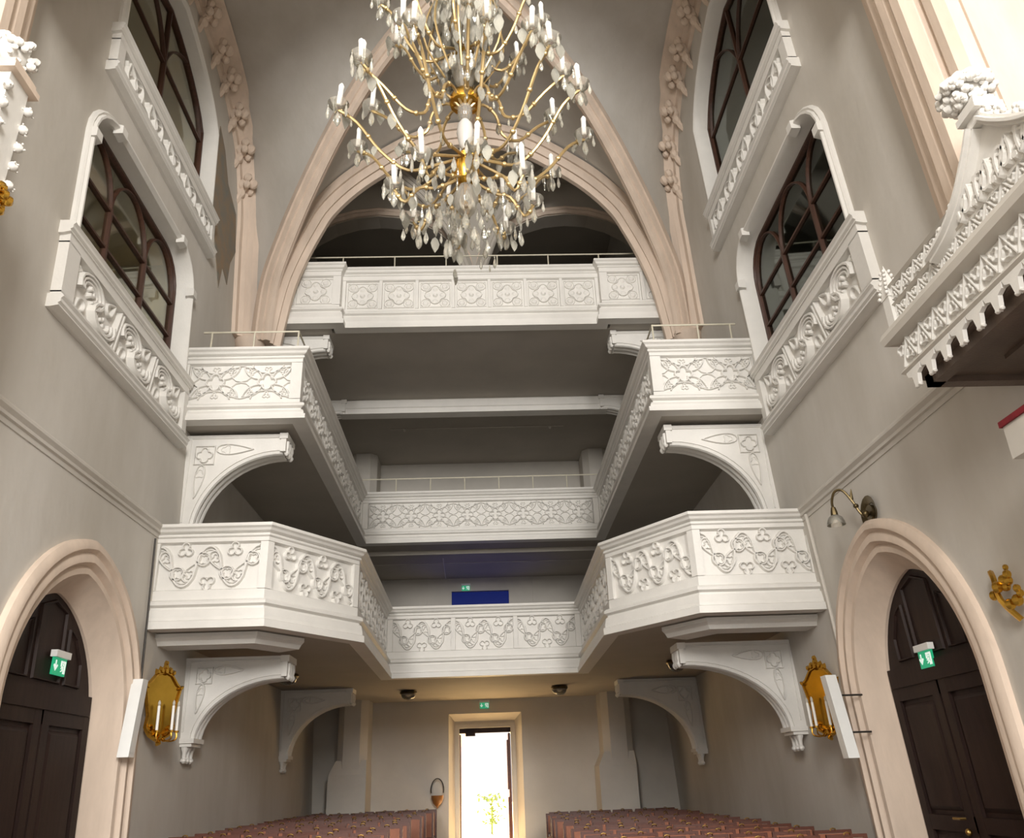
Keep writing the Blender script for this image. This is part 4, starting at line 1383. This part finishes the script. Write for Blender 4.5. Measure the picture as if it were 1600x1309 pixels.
for s in (-1, 1):
    sd = 'left' if s < 0 else 'right'
    if s < 0:
        c = Vector((-4.70, 11.62, 2.13)); top = Vector((-4.72, 11.80, 3.12))
    else:
        c = Vector((4.80, 11.52, 1.80)); top = Vector((4.74, 11.66, 2.86))
    root = empty('column_loudspeaker', c, 'white slim column loudspeaker mounted in front of the %s gilt mirror' % sd, 'loudspeaker')
    d = top - c
    mb = MB()
    wdt, dep = .09, .075
    q = [(-dep, -wdt), (dep, -wdt), (dep * .7, wdt), (-dep * .7, wdt)] if False else [(-dep, -wdt), (dep, -wdt), (dep, wdt), (-dep, wdt)]
    mb.add([(a, b, 0) for a, b in q] + [(d.x + a, d.y + b, d.z) for a, b in q], [(0, 3, 2, 1), (4, 5, 6, 7), (0, 1, 5, 4), (1, 2, 6, 5), (2, 3, 7, 6), (3, 0, 4, 7)])
    mb.build('cabinet', 'speaker_white', root, False)
    mb = MB()
    mb.add([(-s * (dep + .004) + d.x * t, b * .8 + d.y * t, .05 + d.z * .92 * t) for t in (0, 1) for b in (-wdt, wdt)], [(0, 1, 3, 2)])
    mb.build('front_grille', 'speaker_white', root, False)
    for t in (.3, .75):
        mb = MB(); mb.tube([(d.x * t, d.y * t, d.z * t), (s * .36 - d.x * .0, d.y * t + .02, d.z * t)], .014, 6)
        mb.build('wall_bracket', 'dark_iron', root)

# ------------------------------------------------------------------ brass wall lamp on the right wall
z0 = 4.70
o = Vector((wallx(1, z0, 0), 10.05, z0))
root = empty('wall_lamp', o, 'small old brass wall lamp with a clear glass shade on the right wall', 'lamp')
F = lambda u, v, wv: (-wv, u, v)
mb = MB(F); mb.sweep2(circ(0, 0, .12, 16), [(0, 0), (-.0, .02), (.05, .05), (.10, .06)], closed=True, cprof=False); mb.prism(circ(0, 0, .10, 14), .0, .05)
mb.build('wall_rose', 'old_brass', root)
mb = MB(F); mb.tube(catmull([(0, 0, .04), (.02, -.02, .14), (.05, .18, .22), (.10, .34, .30), (.16, .34, .38), (.20, .22, .42), (.20, .12, .42)], 5), .018, 7); mb.ball((0, -.02, .10), .05); mb.ball((.03, .1, .19), .035); mb.tube([(.06, .2, .22), (.05, .34, .2)], [.03, .004], 6)
mb.build('curved_arm', 'old_brass', root)
mb = MB(F); mb.tube([(.20, .14, .42), (.20, .08, .42), (.20, .03, .42)], [.03, .045, .05], 8)
mb.build('lamp_holder', 'old_brass', root)
mb = MB(); mb.lathe([(.05, .03), (.09, 0), (.115, -.06), (.12, -.10), (.113, -.10), (.105, -.06), (.08, -.005), (.045, .02)], 12, (-.42, .20, 0))
mb.build('glass_shade', 'drop_glass', root)

# ------------------------------------------------------------------ dome lamps under the lowest gallery
for (x, y, txt) in ((-4.05, 17.6, 'left side'), (3.95, 17.4, 'right side'), (-1.95, 21.6, 'left of the street door'), (1.85, 21.6, 'right of the street door')):
    root = empty('dome_lamp', (x, y, zb1 - .22), 'round dome lamp under the lowest gallery, %s' % txt, 'lamp')
    mb = MB(); mb.lathe([(.05, .22), (.20, .215), (.22, .17), (.20, .14), (.05, .14)], 16); mb.build('base_ring', 'old_brass', root)
    mb = MB(); mb.lathe([(.02, .0), (.10, .015), (.16, .06), (.19, .14), (.18, .15)], 16); mb.build('glass_dome', 'drop_glass', root)

# ------------------------------------------------------------------ collection pouch by the door
root = empty('collection_pouch', (-1.38, Y_BACK - .19, 1.16), 'brown pointed bowl hanging in a thin metal hoop left of the street door', 'pouch')
mb = MB(); mb.tube([(.17 * math.cos(t), 0, .40 + .28 * math.sin(t)) for t in [-.3 + (PI + .6) * i / 14 for i in range(15)]], .016, 6)
mb.build('hoop', 'dark_iron', root)
mb = MB(); mb.lathe([(.005, -.06), (.03, -.01), (.05, .0), (.12, .07), (.165, .18), (.17, .26), (.15, .26), (.10, .16)], 14)
mb.build('bowl', 'bowl_wood', root)

# ------------------------------------------------------------------ mural fragment on the left wall
mb = MB(wall_fn(-1))
mb.prism([(13.35, 14.5), (13.75, 14.2), (14.1, 13.6), (14.75, 13.3), (14.9, 12.4), (14.6, 11.9), (14.5, 11.3), (14.15, 11.5), (14.0, 10.9), (13.75, 11.4), (13.5, 11.9), (13.2, 12.2), (13.32, 13.1), (13.28, 13.8)], .0, .012)
tag(mb.build('mural_fragment', 'mural', WALLS[-1], smooth=False), 'ragged grey-brown painted fragment on plaster')
# conduits
mb = MB(wall_fn(1)); mb.tube([(12.05, 5.3, .03), (11.98, 4.0, .03), (11.95, 2.6, .03)], .03, 6)
tag(mb.build('pipe', 'plaster', smooth=True), 'thin painted pipe running down the right wall beside the gallery end', 'pipe')
mb = MB(wall_fn(-1)); mb.tube([(12.1, 5.2, .03), (12.1, 0.1, .03)], .015, 6)
tag(mb.build('cable', 'dark_iron', smooth=True), 'dark thin cable running down the left wall beside the gallery end', 'cable')

# ------------------------------------------------------------------ carved wall balcony (right, near) with pinnacle and gable
def flower(mb, c, R, n, rg, squash=1.0):
    for k in range(n):
        t, q = rg.random() * 2 * PI, rg.uniform(-.9, 1)
        r = R * math.sqrt(max(0, 1 - q * q)) * rg.uniform(.8, 1.05)
        mb.ball((c[0] + r * math.cos(t), c[1] + r * math.sin(t), c[2] + q * R * squash), R * rg.uniform(.10, .22), 6)
    mb.ball(c, R * .8, 8)
rg = random.Random(11)
XF, YF, YN = 4.05, 6.78, 2.6
lb = empty('wall_balcony', (5, 5, 4.9), 'white lace-carved wall balcony with crocketed gable projecting from the near right wall', 'balcony')
linv = Matrix.Translation(lb.location).inverted()
def lp(mb, name, m, smooth=True, parent=lb):
    o = mb.build(name, m, parent, smooth)
    if parent is lb:
        o.matrix_parent_inverse = linv
    return o
mb = MB(); mb.box(XF + .03, 5.4, YN, YF - .02, 4.97, 5.05); mb.box(XF + .12, 5.4, YN, YF - .1, 4.92, 4.98); mb.box(XF + .10, XF + .22, YN, YF - .1, 4.86, 5.0); mb.box(XF + .1, 5.4, YF - .22, YF - .1, 4.86, 5.0)
mb.box(XF + .55, 5.1, YN, YF - .6, 4.88, 4.94)
lp(mb, 'soffit', 'loge_wood', False)
PL = [(XF, YN), (XF, YF), (5.3, YF)]
# out lies to the left of this path (towards the nave): negative offsets
mb = MB(); mb.sweep2(PL, [(-.0, 5.38), (-.10, 5.40), (-.12, 5.46), (-.10, 5.52), (-.04, 5.54), (0, 5.58), (.15, 5.58), (.15, 5.38)])
lp(mb, 'cornice', 'plaster_pale', False)
mb = MB(); mb.sweep2(PL, [(.02, 5.0), (.02, 5.38), (.12, 5.38), (.12, 5.0)])
lp(mb, 'frieze', 'stucco', False)
mb = MB(); mb.sweep2(PL, [(.0, 5.04), (-.04, 5.07), (-.02, 5.10), (.03, 5.11), (.03, 5.04)])
lp(mb, 'frieze_moulding', 'plaster_pale', False)
mb = MB(); mb.sweep2(PL, [(.0, 5.74), (-.03, 5.76), (0, 5.79), (.06, 5.79), (.06, 5.74)]); mb.sweep2(PL, [(.0, 5.95), (-.03, 5.97), (0, 6.0), (.06, 6.0), (.06, 5.95)]); mb.sweep2(PL, [(.02, 5.56), (.02, 5.76), (.05, 5.76), (.05, 5.56)])
lp(mb, 'parapet_rails', 'plaster_pale', False)
Fl = lambda u, v, wv: (XF + .02 - wv, u, v)
# each tracery bay of the three bands, and each pendant of the fringe
def bay(v0, v1, p, h):
    mb = MB(lambda u, v, wv: (-wv, u, v))
    H = v1 - v0
    mb.ribbon([(-p / 2, 0), (0, H), (p / 2, 0)], .03, h, 0, top=.4)
    mb.ribbon(foil(0, H * .35, min(p, H) * .24, 3, PI / 2, 5), .022, h, 0, True)
    mb.ribbon(foil(p / 2, H * .68, min(p, H) * .22, 3, -PI / 2, 5), .022, h, 0, True)
    return mb.mesh('tracery_bay', 'stucco')
bA, bB, bC = bay(5.12, 5.37, .26, .04), bay(5.58, 5.74, .22, .03), bay(5.79, 5.95, .22, .03)
pd = MB(lambda u, v, wv: (-wv, u, v))
pd.prism([(-.13, .04), (.13, .04), (.11, -.02), (.05, -.05), (.03, -.16), (0, -.19), (-.03, -.16), (-.05, -.05), (-.11, -.02)], -.02, .02)
for u in (-.03, .03): pd.ball((u, -.17, 0), .022, 6)
pend_me = pd.mesh('fringe_pendant', 'stucco')
for k in range(15):
    y = YF - .15 - .26 * k
    part('tracery_bay', bA, lb, (XF + .02 - 5, y - 5, 5.12 - 4.9))
    part('fringe_pendant', pend_me, lb, (XF - 5, y - 5, 5.01 - 4.9), scale=(1, 1, .85))
for k in range(18):
    y = YF - .13 - .22 * k
    part('tracery_bay', bB, lb, (XF + .02 - 5, y - 5, 5.58 - 4.9))
    part('tracery_bay', bC, lb, (XF + .02 - 5, y - 5, 5.79 - 4.9))
def pinnacle(x, y, z, h, sc):
    mb = MB(); mb.box(x - .06 * sc, x + .06 * sc, y - .06 * sc, y + .06 * sc, z, z + h * .45)
    mb.add([(x - .07 * sc, y - .07 * sc, z + h * .45), (x + .07 * sc, y - .07 * sc, z + h * .45), (x + .07 * sc, y + .07 * sc, z + h * .45), (x - .07 * sc, y + .07 * sc, z + h * .45), (x, y, z + h)], [(0, 1, 4), (1, 2, 4), (2, 3, 4), (3, 0, 4), (3, 2, 1, 0)])
    for q in range(6):
        t = .5 + q * .075
        r = .07 * sc * (1 - (t - .45) / .55) + .012
        for a in range(4):
            mb.ball((x + r * (1, -1, 1, -1)[a], y + r * (1, 1, -1, -1)[a], z + h * t), .016 * sc + .004, 5)
    return mb
lp(pinnacle(XF + .02, YF - .03, 5.54, .72, 1.0), 'corner_pinnacle', 'stucco', False)
# ogee gable on the parapet, apex over the balcony centre
GY, GZ = 4.86, 6.35
for sg in (1, -1):
    mb = MB(Fl)
    pts = [(GY + sg * (YF - .9 - GY) * a, b) for a, b in ((1.0, 5.72), (.72, 5.78), (.45, 5.92), (.22, 6.12), (.06, 6.3))]
    pts = [(p[0], p[1]) for p in catmull([(a, b, 0) for a, b in pts], 4)]
    mb.ribbon(pts, .13, .10, .0, top=.6)
    mb.ribbon(pts, .05, .14, .0, top=.5)
    g = lp(mb, 'gable_slope', 'stucco')
    for q in (3, 6, 9, 12, 15):
        cm = MB(Fl)
        p = pts[q]
        for (du, dv, r) in ((0, .07, .04), (.04, .09, .03), (-.04, .09, .03), (0, .12, .03), (.05, .05, .025), (-.05, .05, .025)):
            cm.ball((p[0] + du, p[1] + dv, .06), r, 6)
        cm.build('crocket', 'stucco', g)
mb = MB(Fl)
mb.prism([(GY - 1.0, 5.72), (GY + 1.0, 5.72), (GY + .3, 6.1), (GY, 6.3), (GY - .3, 6.1)], 0, .03)
relief_leaf(mb, GY - .55, GY + .55, 5.74, 5.98, .03, 4, .05)
lp(mb, 'gable_field', 'stucco', False)
mb = MB(); mb.box(XF - .08, XF + .06, GY - .08, GY + .08, 6.28, 6.52); mb.box(XF - .13, XF + .11, GY - .13, GY + .13, 6.36, 6.42); mb.box(XF - .11, XF + .09, GY - .11, GY + .11, 6.44, 6.47)
lp(mb, 'finial_neck', 'stucco', False)
mb = MB(); flower(mb, (XF - .02, GY + .05, 6.66), .20, 190, rg, .75)
lp(mb, 'finial_flower', 'stucco')

# opposite: tall canopy pinnacle at the near left edge
XL, YLc = -4.05, 5.38
lc = empty('canopy_pinnacle', (XL, YLc, 5.6), 'white and gilt carved canopy pinnacle at the left picture edge', 'pinnacle')
def lq(mb, name, m, smooth=True):
    o = mb.build(name, m, lc, smooth)
    o.matrix_parent_inverse = Matrix.Translation(lc.location).inverted()
    return o
mb = MB(); mb.box(-5.3, XL + .1, YLc - .4, YLc + .12, 5.6, 5.8); mb.box(XL - .14, XL + .14, YLc - .14, YLc + .14, 5.7, 7.35)
lq(mb, 'shaft', 'stucco', False)
mb = MB(); mb.box(XL - .2, XL + .2, YLc - .2, YLc + .2, 7.32, 7.38); mb.box(XL - .17, XL + .17, YLc - .17, YLc + .17, 7.40, 7.45)
lq(mb, 'cap_moulding', 'sandstone', False)
mb = MB(); flower(mb, (XL, YLc, 7.65), .20, 60, rg, .9)
lq(mb, 'finial_flower', 'stucco')
for k in range(5):
    for a in (-1, 1):
        for b in (-1, 1):
            mb = MB()
            flower(mb, (XL + a * .16, YLc + b * .16, 6.35 + k * .2), .055, 8, rg)
            lq(mb, 'crocket', 'stucco')
mb = MB(); flower(mb, (XL + .02, YLc + .02, 6.15), .24, 60, rg, .5)
lq(mb, 'leaf_capital', 'gilt')

# gilt sconce cut by the right picture edge and red-trimmed pulpit corner
root = empty('wall_sconce', (5.1, 7.62, 3.2), 'gilt leaf sconce at the right picture edge beside the right door', 'sconce')
mb = MB()
for k in range(14):
    mb.ball((-.06 - rg.random() * .1, rg.uniform(-.12, .25), rg.uniform(-.18, .2)), rg.uniform(.03, .06), 6)
mb.tube(catmull([(0, .1, -.3), (-.12, .15, -.1), (-.1, .2, .1), (-.05, .3, .2)], 4), .03, 6)
mb.build('leaf_spray', 'gilt', root)
root = empty('pulpit_desk', (4.5, 5.9, 3.9), 'corner of a pale pulpit desk trimmed in red at the right picture edge', 'pulpit')
mb = MB(); mb.box(-.2, .42, -1.2, .15, 0, .28); mb.build('desk_body', 'plaster', root, False)
mb = MB(); mb.box(-.22, .43, -1.22, .17, .28, .33); mb.build('velvet_trim', 'red_velvet', root, False)
